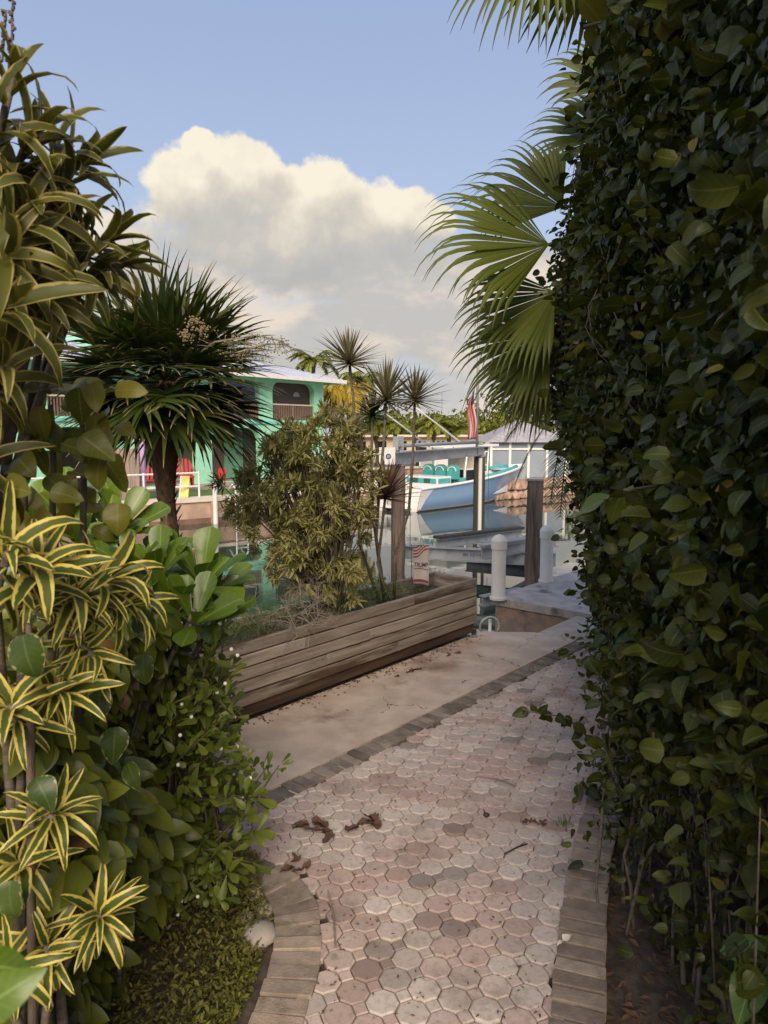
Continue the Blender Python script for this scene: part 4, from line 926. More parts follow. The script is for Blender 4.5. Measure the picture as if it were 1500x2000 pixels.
for k in range(5): t.part('rung', MB().tube([(lp.x, lp.y, -.75 + k * .27), (lp.x + FD.x * .38, lp.y + FD.y * .38, -.75 + k * .27)], .018, 6), 'white')
# gazebo by the rocks
gz = P(1012, 900, 34.0); gz.z = FZ; ga = math.atan2(FD.y, FD.x); MG = Matrix.Translation(gz) @ Matrix.Rotation(ga - R(30), 4, 'Z')
t = Thing('gazebo', 'grey hip roofed gazebo with white framed screens', 'gazebo', gz)
gw, gd, gh = 1.75, 1.5, 1.62
t.part('roof', MB(MG).add([(-gw - .3, -gd - .3, gh), (gw + .3, -gd - .3, gh), (gw + .3, gd + .3, gh), (-gw - .3, gd + .3, gh), (.0, 0, gh + 1.05)], [(0, 1, 4), (1, 2, 4), (2, 3, 4), (3, 0, 4), (3, 2, 1, 0)]), 'shingle')
for k in range(5):
    x = -gw + k * gw / 2
    for y in (-gd, gd): t.part('post', MB(MG).box((x - .055, y - .055, 0), (x + .055, y + .055, gh - .002)), 'white')
    if k < 4: t.part('screen_panel', MB(MG).box((x + .056, -gd - .01, .02), (x + gw / 2 - .056, -gd + .01, gh - .35)), 'screen'); t.part('screen_panel', MB(MG).box((x + .056, -gd - .01, gh - .27), (x + gw / 2 - .056, -gd + .01, gh - .01)), 'screen')
t.part('rail', MB(MG).box((-gw - .06, -gd - .062, gh - .349), (gw + .06, -gd + .062, gh - .271)), 'white')
for sx in (-1, 1): t.part('screen_panel', MB(MG).box((sx * gw - .01, -gd + .06, .02), (sx * gw + .01, gd - .06, gh - .35)), 'screen')
# long beige building behind the boat
bc = P(790, 880, 50); bc.z = FZ; t = Thing('beige_building', 'long low beige building under the far trees', 'building', bc); MBg = Matrix.Translation(bc) @ Matrix.Rotation(R(12), 4, 'Z')
t.part('wall', MB(MBg).box((-5.5, 0, 0), (6.5, 5, 1.75)), 'beige'); rf = t.part('roof_slab', MB(MBg).box((-5.9, -.5, 1.752), (6.9, 5.4, 1.9)), 'farcap')
for k in range(8): wn = t.part('window', MB(MBg).box((-5.0 + k * 1.45, -.02, .8), (-4.2 + k * 1.45, .0 - .001, 1.45)), 'blackglass'); t.part('sill', MB(MBg).box((-5.05 + k * 1.45, -.06, .74), (-4.15 + k * 1.45, -.001, .798)), 'white', wn)
wl = Thing('garden_wall', 'low tan brick wall behind the boat on the far bank', 'wall', fb_(9, -3, FZ))
wl.part('wall', MB().beam(fb_(6.5, -3, FZ + .28), fb_(14.5, -3, FZ + .28), .2, .56), 'rock'); wl.part('cap', MB().beam(fb_(6.4, -3, FZ + .6), fb_(14.6, -3, FZ + .6), .3, .075), 'farcap')
for k in range(9): wl.part('rail', MB().tube([fb_(6.7 + k * .95, -2.8, FZ + .65), fb_(6.7 + k * .95, -2.8, FZ + 1.2)], .03, 6), 'white')
wl.part('rail', MB().tube([fb_(6.5, -2.8, FZ + 1.2), fb_(14.5, -2.8, FZ + 1.2)], .03, 6), 'white')
bb = P(912, 873, 36); t = Thing('moored_cruiser', 'white motor boat roof showing behind the lift beam', 'boat', (bb.x, bb.y, FZ)); Mw = Matrix.Translation((bb.x, bb.y, FZ)) @ Matrix.Rotation(R(20), 4, 'Z')
t.part('hull', MB(Mw).add([(-2.2, -.8, 0), (1.6, -.8, 0), (2.9, 0, .1), (1.6, .8, 0), (-2.2, .8, 0), (-2.2, -1, .85), (1.9, -1, .9), (3.4, 0, 1.0), (1.9, 1, .9), (-2.2, 1, .85)], [(0, 1, 6, 5), (1, 2, 7, 6), (2, 3, 8, 7), (3, 4, 9, 8), (4, 0, 5, 9), (5, 6, 7, 8, 9)]), 'gelcoat')
t.part('cabin', MB(Mw).box((-1.5, -.8, .9), (1.0, .8, 1.25)), 'blackglass'); t.part('cabin_roof', MB(Mw).box((-1.7, -.9, 1.251), (1.3, .9, 1.36)), 'gelcoat')
fo_ = G(411, 1118, WZ); t = Thing('mooring_float', 'small white mooring float on the water left of the twigs', 'float', (fo_.x, fo_.y, WZ)); t.part('ball', MB().ball((fo_.x, fo_.y, WZ + .04), .12, 12), 'white', smooth=True); t.part('ring', MB().tube([(fo_.x + .05 * math.cos(a_), fo_.y, WZ + .19 + .05 * math.sin(a_)) for a_ in [6.283 * k / 10 for k in range(11)]], .012, 6), 'darksteel')
b = P(863, 812, 120); t = Thing('radio_mast', 'thin radio mast on the far skyline', 'mast', (b.x, b.y, FZ)); t.part('shaft', MB().tube([(b.x, b.y, FZ), (b.x, b.y, P(863, 765, 120).z)], [.1, .05], 6), 'galv'); t.part('aerial', MB().tube([(b.x - .4, b.y, P(863, 780, 120).z), (b.x + .4, b.y, P(863, 780, 120).z)], .04, 6), 'galv')

# ---------------------------------------------------------------- far trees
far_var = variants(8, 'ovate', (.5, .7), nseg=2, curl=(.1, .5), fold=.1)
def far_tree(label, px, py_top, Y, wpx, mat='farA', n=900, leaf=.38, dx=0, trunkmat='bark'):
    top = P(px, py_top, Y); z0 = FZ; H = top.z - z0; W = wpx * Y / FPX / 2
    t = Thing('far_tree', label, 'tree', (top.x, top.y, z0), 'trees along the far bank')
    tr = MB(); tr.tube([(top.x + U(-.1, .1) * k, top.y, z0 + H * .75 * k / 5) for k in range(6)], [.16 * (1 - k / 7) * max(.6, H / 4) for k in range(6)], 7)
    for k in range(5):
        a_ = k * 1.3; tr.tube([(top.x, top.y, z0 + H * .4), (top.x + W * .6 * math.cos(a_), top.y + W * .6 * math.sin(a_), z0 + H * .8)], [.06, .02], 5)
    t.part('trunk', tr, trunkmat, smooth=True)
    cl = [(np.array((top.x + rng.uniform(-.75, .75) * W, top.y + rng.uniform(-.6, .6) * W, z0 + H * rng.uniform(.42, .88))), rng.uniform(.25, .5)) for _ in range(13)]
    pls = []
    for i in range(n):
        c, r = cl[i % len(cl)]; u = rnd3(); rad = r * W * (.55 + .5 * rng.random())
        o_ = c + u * np.array((rad, rad, rad * .8)); o_[2] = min(o_[2], top.z + .15); d = u * .6 + rnd3() * .7 + np.array((0, 0, -.2))
        pls.append((0, int(rng.integers(8)), frame(d, u + rnd3() * .5, leaf * rng.uniform(.7, 1.3)), o_))
    foliage(t, 'leaf', far_var, pls, mat, 0, rest='crown')
for a_ in (('dark green tree right of the rightmost sword leaf head', 900, 803, 62, 130), ('round green tree beside the radio mast', 856, 806, 66, 120), ('broad green tree behind the lift beam', 800, 797, 56, 150),
           ('green tree behind the middle sword leaf head', 745, 800, 58, 130), ('green tree right of the yellow palm', 712, 812, 52, 90), ('tall dark tree beyond the gazebo roof', 1000, 775, 60, 170), ('dark tree on the skyline at the gazebo\'s right', 1075, 770, 58, 150)):
    far_tree(*a_)
far_tree('olive tree above the white cruiser roof', 945, 806, 55, 110, 'farB')
for (px, lab) in ((-150, 'green tree far left behind the mint house'), (90, 'pale green tree left of the mint gable')): far_tree(lab, px, 740, 48, 220, 'farA', 900)

def pinnate(base, d0, L, n=26, leafl=.35, droop=1.2, steps=12, wl=.02, lift=.4, hang=.5, var0=.5):
    p = np.asarray(base, float); d = np.asarray(d0, float); d /= np.linalg.norm(d); pts = [p.copy()]; ds = [d.copy()]; down = np.array((0, 0, -1.))
    for i in range(steps):
        d = d + down * droop / steps * (i / steps + .2); d /= np.linalg.norm(d); p = p + d * L / steps; pts.append(p.copy()); ds.append(d.copy())
    segs = []
    for k in range(n):
        t = .12 + .88 * (k + .5) / n; x = t * steps; i = min(int(x), steps - 1); f = x - i; q = pts[i] * (1 - f) + pts[i + 1] * f; dd = ds[i]
        sd = np.cross(dd, (0, 0, 1.0)); sd /= (np.linalg.norm(sd) + 1e-6); upv = np.cross(sd, dd); ll = leafl * (math.sin(math.pi * min(1, t * .9 + .1)) * .7 + .3)
        for s in (-1, 1):
            ld = sd * s * .85 + dd * .55 + upv * lift * .4 + down * hang * U(.2, 1); ld /= np.linalg.norm(ld); P0 = q.copy(); pp = []; wv = []; fo = []
            for j in range(4):
                tt = j / 3; pp.append(P0.copy()); wv.append(np.cross(ld, upv) / (np.linalg.norm(np.cross(ld, upv)) + 1e-6) * wl * (1 - tt) ** .6 * .5 + 1e-5); fo.append(upv * -wl * .15)
                ld = ld + down * hang * .25; ld /= np.linalg.norm(ld); P0 = P0 + ld * ll / 3
            segs.append((pp, wv, fo, var0 + U(-.4, .4)))
    return segs, pts
def far_palm(label, px, py, Y, mat, nf=13, L=1.6, up=.7, droop=1.7):
    c = P(px, py, Y); t = Thing('palm_tree', label, 'palm', (c.x, c.y, FZ), 'palms beside the mint house')
    t.part('trunk', MB().tube([(c.x + .1 * math.sin(k), c.y, FZ + (c.z - FZ) * k / 6) for k in range(7)], [.12] * 7, 8), 'bark', smooth=True)
    for k in range(nf):
        a_ = 6.283 * k / nf + U(-.2, .2); e = U(.1, 1.2) if up else U(-.4, .6)
        sg, pts = pinnate((c.x, c.y, c.z), (math.cos(a_), math.sin(a_), e), L * U(.8, 1.1), 22, .42, droop * U(.8, 1.2), 10, .075, .3, .6)
        f = t.part('frond', strips(sg, 'frond', mat, t.base), mat); t.part('rachis', MB().tube(pts, [.022] * 10 + [.006], 4), mat, f)
far_palm('tall green palm behind the right corner of the mint house', 614, 706, 42, 'farB', 20, 1.9, .7, 2.6)
far_palm('yellow fronded palm just right of the mint house', 684, 765, 37, 'farY', 26, 2.0, 1, 5.5)
far_palm('yellow fronded palm hugging the corner of the mint house', 652, 758, 37, 'farY', 26, 2.0, 1, 5.5)
far_palm('green palm between the yellow palm and the first sword leaf head', 702, 745, 40, 'farB', 20, 1.8, .7, 3.0)
far_palm('green palm behind the middle of the beige building', 815, 838, 44, 'farB', 14, 1.5)
far_palm('low green palm left of the beige building', 735, 825, 43, 'farB', 18, 1.8, .7, 2.6)
far_palm('yellow green palm before the beige building', 775, 835, 42, 'farB', 18, 1.7, .7, 2.8)
far_palm('yellow green palm left of the flag', 850, 832, 41, 'farB', 18, 1.7, .7, 2.8)
far_palm('green palm at the right end of the beige building', 880, 842, 42, 'farB', 14, 1.4)
# ================================================================== NEAR PLANTING
V3 = lambda p: np.array(p, float)
# ---------------------------------------------------------------- vine hedge on the right
hb = [(.95, .6), (1.03, 1.6), (1.20, 2.9), (1.47, 4.05), (1.83, 5.5), (2.20, 6.9), (2.38, 7.6)]
hbv = [Vector((x, y, 0)) for x, y in hb]
cum = [0]
for a_, b_ in zip(hbv, hbv[1:]): cum.append(cum[-1] + (b_ - a_).length)
def hedge_pt(s):
    s = max(0, min(cum[-1] - 1e-4, s))
    for i in range(len(cum) - 1):
        if s <= cum[i + 1]: f = (s - cum[i]) / (cum[i + 1] - cum[i]); p = hbv[i].lerp(hbv[i + 1], f); d = (hbv[i + 1] - hbv[i]).normalized(); return p, Vector((-d.y, d.x, 0))
HH = 6.0
def bulge(s, z, Y):
    k = max(0, min(1, (Y - 3.2) / 3.4)); b = 0
    if z < .9: b = .02 + .1 * z
    elif z < 3.1: b = .09 + .49 * k * math.sin((z - .9) / 2.2 * math.pi / 2) ** 2.2
    else: b = .11 + .47 * k - (.5 * k + .05) * ((z - 3.1) / 2.5) ** 1.2
    q_ = 1 - .5 * k
    return b - .03 * k + q_ * (.09 * math.sin(s * 2.3 + z * 1.9 + 1) + .08 * math.sin(s * 5.7 - z * 3.3 + math.sin(z * 4)) + .06 * math.sin(s * 12 + z * 10))
vh = Thing('vine_hedge', 'tall dark vine covered hedge along the right of the path', 'hedge', (hb[3][0] + .5, hb[3][1], -.05))
vset = variants(14, 'ovate', (.5, .95), nseg=5, curl=(.0, 1.2), fold=(.05, .3), wave=(.0, .3), serr=(.0, .06))
pls = []
for i in range(70000):
    s = rng.uniform(0, cum[-1]); z = rng.uniform(0, 1) ** .95 * HH; p, n = hedge_pt(s); dep = rng.exponential(.14)
    if z < .25 and rng.random() < .6: continue
    thin = (.62 if (z < .8) else 1.0) * (1.0 if math.sin(s * 9.1 + 2 * math.sin(z * 3.7)) * math.sin(z * 8.3 + 2 * math.sin(s * 4.1)) > -.35 else .3)
    if rng.random() > thin: continue
    b = bulge(s, z, p.y) - dep + rng.normal() * .05; o_ = V3((p.x + n.x * b, p.y + n.y * b, z)); nn = V3((n.x, n.y, .25))
    d = V3((0, 0, -.7)) + nn * rng.uniform(.0, .6) + rnd3() * .75
    near = p.y < 3.0
    sz = rng.uniform(.035, .082) * (1.0 if rng.random() < .86 else 1.6)
    if z < .9: sz *= .72
    if rng.random() < .10: d = d * .4 + nn * .7; o_ = o_ + V3((n.x, n.y, 0)) * rng.uniform(.05, .16)
    pls.append((dep + rng.random() * .05 - sz * .4 + (0 if (350 < proj(o_)[1] < 2000) else .2), int(rng.integers(14)) if rng.random() < .55 else int(rng.integers(13) * .6), frame(d, nn + rnd3() * .8, sz), o_))
# end face of the hedge towards the dock
pe, ne = hedge_pt(cum[-1]); de = Vector((ne.y, -ne.x, 0))
for i in range(3500):
    z = rng.uniform(0, HH); u = rng.uniform(-1.4, .3); dep = rng.exponential(.15)
    o_ = V3((pe.x + ne.x * min(u, bulge(cum[-1], z, pe.y)) + de.x * (.1 - dep), pe.y + ne.y * min(u, bulge(cum[-1], z, pe.y)) + de.y * (.1 - dep), z))
    pls.append((5, int(rng.integers(10)), frame(V3((0, 0, -.7)) + rnd3() * .6, V3((de.x, de.y, .2)) + rnd3() * .5, rng.uniform(.08, .15)), o_))
foliage(vh, 'leaf', vset, pls, 'hedge', 300)
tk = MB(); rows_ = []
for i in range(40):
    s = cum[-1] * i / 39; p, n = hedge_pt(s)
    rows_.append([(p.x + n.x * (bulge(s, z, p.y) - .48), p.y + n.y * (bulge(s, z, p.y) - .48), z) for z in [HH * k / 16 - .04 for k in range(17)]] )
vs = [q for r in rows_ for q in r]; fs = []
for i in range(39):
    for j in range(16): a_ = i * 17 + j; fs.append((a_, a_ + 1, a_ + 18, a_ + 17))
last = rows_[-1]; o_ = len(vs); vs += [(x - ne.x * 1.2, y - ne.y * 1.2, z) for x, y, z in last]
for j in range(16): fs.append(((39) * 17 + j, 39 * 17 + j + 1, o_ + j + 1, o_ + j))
vh.part('hidden_core', MB().add(vs, fs), 'dark_core', smooth=True)  # added unseen sheet behind the leaves, stops sky and light leaking through
sm = MB()
for i in range(110):
    s = rng.uniform(.8, cum[-1]); p, n = hedge_pt(s); b = bulge(s, .3, p.y) - rng.uniform(.02, .22); x, y = p.x + n.x * b, p.y + n.y * b; pts = []
    for k in range(7): pts.append((x, y, -.05 + k * rng.uniform(.13, .26))); x += rng.normal() * .03; y += rng.normal() * .03
    sm.tube(pts, [.012 * rng.uniform(.4, 1.1) * (1 - k / 9) for k in range(7)], 5, False)
for i in range(60):
    s_ = rng.uniform(2.6, cum[-1]); z0 = rng.uniform(1.5, 5.5); p, n = hedge_pt(s_); pts = []
    for k in range(9): z = z0 - k * .14; q, n = hedge_pt(s_ + .05 * math.sin(k * .8 + i)); b = bulge(s_, z, q.y) + .01 + .02 * math.sin(k); pts.append((q.x + n.x * b, q.y + n.y * b, z))
    sm.tube(pts, [.0028] * 9, 4, False)
vh.part('stems', sm, 'barkgrey', smooth=True, kind='stuff')
# loose sprigs reaching over the path
spv = variants(6, 'ovate', (.5, .7), nseg=8, curl=(.1, .5), fold=.12, wave=.2)
def sprig(label, pts, n, size, mat='hedge', vset_=spv, catg='vine shoot', big=None):
    pts = [Vector(p) for p in pts]; t = Thing('vine_shoot', label, catg, pts[0]); t.part('stem', MB().tube(pts, [.006] * len(pts), 5), 'barkgrey', smooth=True); pls = []
    for i in range(n):
        f = (i + .5) / n * (len(pts) - 1); k = int(f); p = pts[k].lerp(pts[k + 1], f - k); d = rnd3() * .7 + V3((0, 0, -.4)) + V3((pts[-1] - pts[0]).normalized()) * .4
        pls.append((0, int(rng.integers(len(vset_))), frame(d, V3((-.3, -.6, .8)) + rnd3() * .5, size * rng.uniform(.7, 1.2)), V3(p)))
    foliage(t, 'leaf', vset_, pls, mat, 300); return t
sprig('leafy shoot leaning out of the hedge over the pavers', [P(1150, 1440, 4.9), P(1105, 1400, 4.8), P(1060, 1395, 4.75), P(1020, 1385, 4.7)], 16, .10)
sprig('short shoot with rounder leaves below the longer shoot', [P(1170, 1560, 4.1), P(1150, 1545, 4.05), P(1125, 1530, 4.0)], 6, .13)
sprig('small seedling shoot at the top end of the path', [G(1150, 1300), P(1120, 1285, 6.5), P(1080, 1270, 6.5)], 9, .07, 'snow')
sprig('pale serrated leaves standing out from the hedge face', [P(1400, 950, 3.0), P(1310, 945, 2.95), P(1240, 955, 2.9), P(1180, 975, 2.85)], 8, .16, 'snow')
sprig('bright yellow green leaves at the lower right of the hedge', [P(1540, 1830, 1.75), P(1500, 1870, 1.7), P(1470, 1900, 1.7)], 4, .13, 'naupaka')
sprig('yellowing leaves high on the hedge at the right edge', [P(1540, 330, 1.9), P(1480, 350, 1.9), P(1420, 370, 1.9)], 5, .13, 'round')
sprig('curled brown leaf shoot against the sky at the top', [P(1230, 30, 3.2), P(1185, 40, 3.2), P(1140, 52, 3.2)], 4, .15, 'round')

# ---------------------------------------------------------------- fan palm behind the hedge
fpb = Vector((2.75, 6.5, 0)); fpt = Thing('fan_palm', 'large fan palm leaning its fronds out of the hedge over the canal', 'palm', (fpb.x, fpb.y, -.05))
crown = Vector((2.55, 6.45, 4.0)); fpt.part('trunk', MB().tube([(fpb.x - .2 * k / 8, fpb.y - .05 * k / 8, -.05 + 4.1 * k / 8) for k in range(9)], [.17 - .004 * k for k in range(9)], 10), 'fibre', smooth=True)
def fan(px, py, Y, tx, ty, dY, Rr, n=34, spread=1.75, droop=2.2, mat='fan', face=(-.25, -1, .45), joined=.78, ext=1.55, wmul=1.45, steps=12):
    hub = P(px, py, Y); tip = P(tx, ty, Y + dY); sg = fan_segments(V3(hub), V3(tip - hub), V3(face), Rr, n, spread, joined, droop, steps, wmul, ext)
    f = fpt.part('frond', strips(sg, 'frond', mat, fpt.base), mat)
    if mat == 'fan':
        c2 = crown.lerp(hub, .5) + Vector((0, 0, .15)); fpt.part('petiole', MB().tube([crown, c2, hub], [.022, .018, .014], 6), 'fan', f, smooth=True)
fan(1072, 478, 5.6, 880, 455, -.1, .70, 34, 1.0, 9)
fan(1100, 405, 6.0, 1010, 350, .1, .56, 28, 1.0, 8)
fan(1085, 570, 5.8, 930, 640, -.1, .60, 28, 1.0, 8)
fan(1075, 650, 6.0, 935, 735, .0, .60, 28, 1.0, 8)
fan(1070, 720, 6.2, 975, 800, .1, .46, 24, 1.0, 8)
fan(1190, 265, 6.3, 1100, 225, .2, .50, 26, 1.2, 7)
fan(1200, 170, 6.0, 1150, 80, .2, .45, 24, 1.3, 7)
fan(1075, -190, 4.8, 1000, 20, .0, .60, 30, 1.15, 6, ext=1.5)
fan(1180, -160, 4.9, 1160, 40, .1, .6, 26, 1.1, 2.4, ext=1.45)
for (px, py, tx, ty) in ((1060, 640, 1010, 800), (1050, 690, 1020, 850), (1215, 150, 1180, 300), (1230, 190, 1230, 360)): fan(px, py, 6.15, tx, ty, 0, .50, 18, .35, 2.5, 'fandead', ext=1.5, wmul=.6)

# ---------------------------------------------------------------- date palm by the lift pile
dpc = P(1085, 765, 9.6); dpt = Thing('date_palm', 'small feathery date palm beside the grey lift pile', 'palm', (dpc.x + .8, dpc.y, -.05))
dcr = V3((dpc.x + .25, dpc.y, dpc.z)); dpt.part('trunk', MB().tube([(dpc.x + .8, dpc.y, -.05), (dpc.x + .7, dpc.y, 1.2), (dcr[0], dcr[1], dcr[2])], [.1, .09, .09], 8), 'fibre', smooth=True)
for k, (dx, dy, dz, L) in enumerate(((-1, -.3, .1, 1.0), (-1, .2, -.1, 1.2), (-.7, -.6, .4, 1.1), (-.55, .1, -.6, 1.5), (-.35, -.4, -.9, 1.6), (-.8, -.1, .8, 1.0), (.4, -.6, .4, 1.1), (-.2, -.3, -1, 1.7), (-.9, .5, -.3, 1.2))):
    sg, pts = pinnate(dcr, (dx, dy, dz), L, 34, .30, 1.5, 12, .016, .3, .35)
    f = dpt.part('frond', strips(sg, 'frond', 'date', dpt.base), 'date'); dpt.part('rachis', MB().tube(pts, [.008] * 12 + [.002], 4), 'date', f)

# ---------------------------------------------------------------- thatch palm in the planter's left end
tpb = Vector((-1.55, 5.15, soilz)); tpc = P(322, 745, 5.15)
tp = Thing('thatch_palm', 'bushy dark thatch palm with shaggy trunk left of the planter', 'palm', (tpb.x, tpb.y, soilz))
nk = 10; tpts = [tpb.lerp(tpc, k / nk) + Vector((.03 * math.sin(k * .7), 0, 0)) for k in range(nk + 1)]
tr = tp.part('trunk', MB().tube(tpts, [.075, .07, .066, .062, .060, .060, .062, .085, .115, .115, .08], 10), 'fibre', smooth=True)
bo = MB()
for i in range(90):
    k = rng.uniform(4.2, 9.6); p = tpts[int(k)].lerp(tpts[int(k) + 1], k % 1); a_ = rng.uniform(0, 6.28); r = .05 + .06 * max(0, k - 6) / 3; u = Vector((math.cos(a_), math.sin(a_), 0))
    bo.add([p + u * r * .7 + Vector((-u.y, u.x, 0)) * .022, p + u * r * .7 - Vector((-u.y, u.x, 0)) * .022, p + u * (r + .05) + Vector((0, 0, .11)), p + u * (r + .02) + Vector((0, 0, .08))], [(0, 1, 2), (0, 2, 3), (1, 3, 2), (0, 3, 1)])
tp.part('leaf_bases', bo, 'fibre', tr, kind='stuff')
cr = V3(tpc)
for k in range(46):
    a_ = 2.399 * k; e = 1.25 - 1.85 * (k / 45) ** .95; d = V3((math.cos(a_) * math.cos(e), math.sin(a_) * math.cos(e), math.sin(e)))
    plen = U(.27, .46) if e > -.3 else U(.24, .40); hub = cr + d * plen + V3((0, 0, -.05)); nrm = V3((0, 0, 1.0)) + d * .3 + rnd3() * .35
    if abs(e) > 1.0: nrm = rnd3() + V3((0, -.6, 0))
    ax = d + V3((0, 0, -.28 if e < .6 else 0))
    sg = fan_segments(hub, ax, nrm, 0.49 * U(.9, 1.12), 22, 1.8, .42, 1.5, 8, 1.5, 1.2, .25)
    f = tp.part('frond', strips(sg, 'frond', 'thatch', tp.base), 'thatch'); tp.part('petiole', MB().tube([tpc, hub], [.012, .009], 5), 'thatch', f)
# flower sprays
for lab, pts, den in (('spray', [P(345, 720, 5.0), P(420, 668, 4.95), P(500, 655, 4.9), P(545, 665, 4.9), P(590, 690, 4.9)], 1), ('spray', [P(400, 740, 5.0), P(460, 690, 4.95), P(520, 672, 4.9), P(565, 672, 4.9)], 1)):
    sp = tp.part('flower_stalk', MB().tube(pts, [.010, .008, .006, .005, .003][:len(pts)], 5), 'twig', smooth=True); cl = MB()
    for i in range(60):
        f = rng.uniform(.6, len(pts) - 1.4); k = int(f); p = pts[k].lerp(pts[k + 1], f - k); q = p + Vector(rng.normal(size=3)) * .05 + Vector((0, 0, -.03)); cl.tube([p, q], .0016, 3, False)
        for j in range(2): cl.ball(q + Vector(rng.normal(size=3)) * .015, .006, 4)
    tp.part('flowers', cl, 'seed', sp, kind='stuff')
for cx, cy in ((378, 628), (362, 655), (395, 645)):
    c = P(cx, cy, 4.75); cl = MB()
    for i in range(70): cl.ball(c + Vector(rng.normal(size=3)) * .022, .007, 4)
    tp.part('flower_cluster', cl, 'seed', kind='stuff')

# ---------------------------------------------------------------- bush in the planter
bsb = along(-1.95, .3, soilz); bu = Thing('planter_bush', 'dense olive narrow leaved bush growing in the planter', 'bush', bsb)
bset = variants(10, 'lance', (.17, .24), nseg=4, curl=(.1, .7), fold=.15)
pls = []; tips = []; sm = MB()
bc_ = P(612, 985, 6.2)
for i in range(230):
    u = rnd3(); f = rng.random() ** .4
    rx, ry, rz_ = .60, .5, .84; 
    q = V3((bc_.x + u[0] * rx * f, bc_.y + u[1] * ry * f, bc_.z + .02 + u[2] * rz_ * f))
    q[0] += .10 * math.sin(q[2] * 3.0)
    if q[2] < soilz + .12: q[2] = soilz + .12 + rng.random() * .2
    tips.append(q)
for px, py in ((470, 930), (455, 985), (450, 1005), (500, 915), (430, 945), (720, 890), (735, 930), (725, 960), (560, 835), (620, 825), (680, 850), (520, 880), (640, 1160), (690, 1170), (580, 1150)):
    tips.append(V3(P(px, py, 6.1 + U(-.2, .2))))
root = V3((bsb.x, bsb.y, soilz - .05))
for q in tips:
    ax = q - V3((bc_.x, bc_.y, bc_.z - .5)); ax = ax / np.linalg.norm(ax)
    mid = root * .45 + q * .55 + V3((0, 0, .15)); 
    if rng.random() < .5: sm.tube([Vector(root + rng.normal(size=3) * .03), Vector(mid), Vector(q)], [.012, .007, .003], 4, False)
    for j in range(60):
        d = ax * .55 + rnd3() * .85 + V3((0, 0, -.05)); o_ = q + rnd3() * .075 * rng.random()
        pls.append((o_[1] - .3 * rng.random(), int(rng.integers(10)), frame(d, V3((0, 0, 1)) + rnd3() * .6, rng.uniform(.065, .115)), o_))
foliage(bu, 'leaf', bset, pls, 'bush', 300); bu.part('branches', sm, 'barkgrey', smooth=True)

# dead twigs
twb = along(-2.42, .22, soilz); tw = Thing('dead_twig_bush', 'bare grey twiggy bush in the planter left of the olive bush', 'bush', twb); sm = MB()
def branch(p, d, L, r, lev):
    pts = [p]; 
    for k in range(4): d = (d + Vector(rng.normal(size=3)) * .22).normalized(); p = p + d * L / 4; pts.append(p)
    sm.tube(pts, [r * (1 - .15 * k) for k in range(5)], 4, False)
    if lev:
        for k in range(3 if lev > 1 else 4): q = pts[random.choice((2, 3, 4))]; branch(q, (d + Vector(rng.normal(size=3)) * .75).normalized(), L * .62, r * .55, lev - 1)
for k in range(11): branch(Vector(twb) + Vector((U(-.2, .2), U(-.12, .12), 0)), Vector((U(-.7, .7), U(-.6, .3), 1)).normalized(), U(.22, .42), .007, 3)
for k in range(4): branch(P(545 + 12 * k, 1205, 5.75), Vector((U(-.4, .9), -.5, U(-.1, .3))).normalized(), .3, .006, 3)
tw.part('twigs', sm, 'twig', kind='stuff')

# ---------------------------------------------------------------- sword leaf plants in the planter
def sword_plant(label, base_px, stem, n=85, L=.36, mat='drac', spread=1.9, red=False):
    b = Vector(base_px); t = Thing('sword_leaf_plant', label, 'plant', b, 'sword leaf plants in the planter'); pts = [b] + stem
    t.part('stem', MB().tube(pts, [.016 - .004 * k / len(pts) for k in range(len(pts))], 7), 'barkgrey', smooth=True)
    c = V3(pts[-1]); up = V3((pts[-1] - pts[-2]).normalized()); sg = []
    for i in range(n):
        k = i / n; th = spread * (k ** .75) + U(-.08, .08); a_ = 2.399 * i; x = np.cross(up, (1.0, .2, .1)); x /= np.linalg.norm(x); y = np.cross(up, x)
        d = up * math.cos(th) + (x * math.cos(a_) + y * math.sin(a_)) * math.sin(th); d /= np.linalg.norm(d); ll = L * 1.28 * U(.75, 1.08) * (.8 + .2 * math.sin(math.pi * k)); p = c + up * (.05 * (1 - k)); pp = []; wv = []; fo = []
        sd = np.cross(d, up + rnd3() * .2); sd /= np.linalg.norm(sd)
        for j in range(6):
            tt = j / 5; pp.append(p.copy()); hw = .0105 * (1 - tt ** 2.2) * (.75 + .5 * min(1, tt * 3)) + .0006; wv.append(sd * hw); fo.append(np.cross(sd, d) * hw * .5)
            d = d + V3((0, 0, -1)) * .05 * tt; d /= np.linalg.norm(d); p = p + d * ll / 5
        sg.append((pp, wv, fo, U(0, .9)))
    t.part('leaf_head', strips(sg, 'leaf_head', mat, b), mat); return t
g0 = along(-1.18, .3, soilz)
Yd = 6.75
sword_plant('tall sword leaf plant with the leftmost and highest head', g0 + Vector((-.06, .02, 0)), [P(702, 1060, Yd), P(700, 960, Yd), P(695, 860, Yd), P(690, 780, Yd), P(683, 712, Yd)], 95, .30)
sword_plant('sword leaf plant with the loose brownish middle head', g0 + Vector((0, 0, 0)), [P(735, 1050, Yd), P(742, 940, Yd), P(750, 860, Yd), P(754, 785, Yd)], 95, .36)
sword_plant('sword leaf plant with the compact rightmost head', g0 + Vector((.08, .03, 0)), [P(770, 1090, Yd), P(798, 1000, Yd), P(806, 900, Yd), P(810, 785, Yd)], 80, .29)
sword_plant('sword leaf plant with the dark low head beside the yellow palm', g0 + Vector((-.02, .08, 0)), [P(728, 1000, 6.9), P(725, 900, 6.9), P(728, 815, 6.9)], 60, .22, 'thatch')
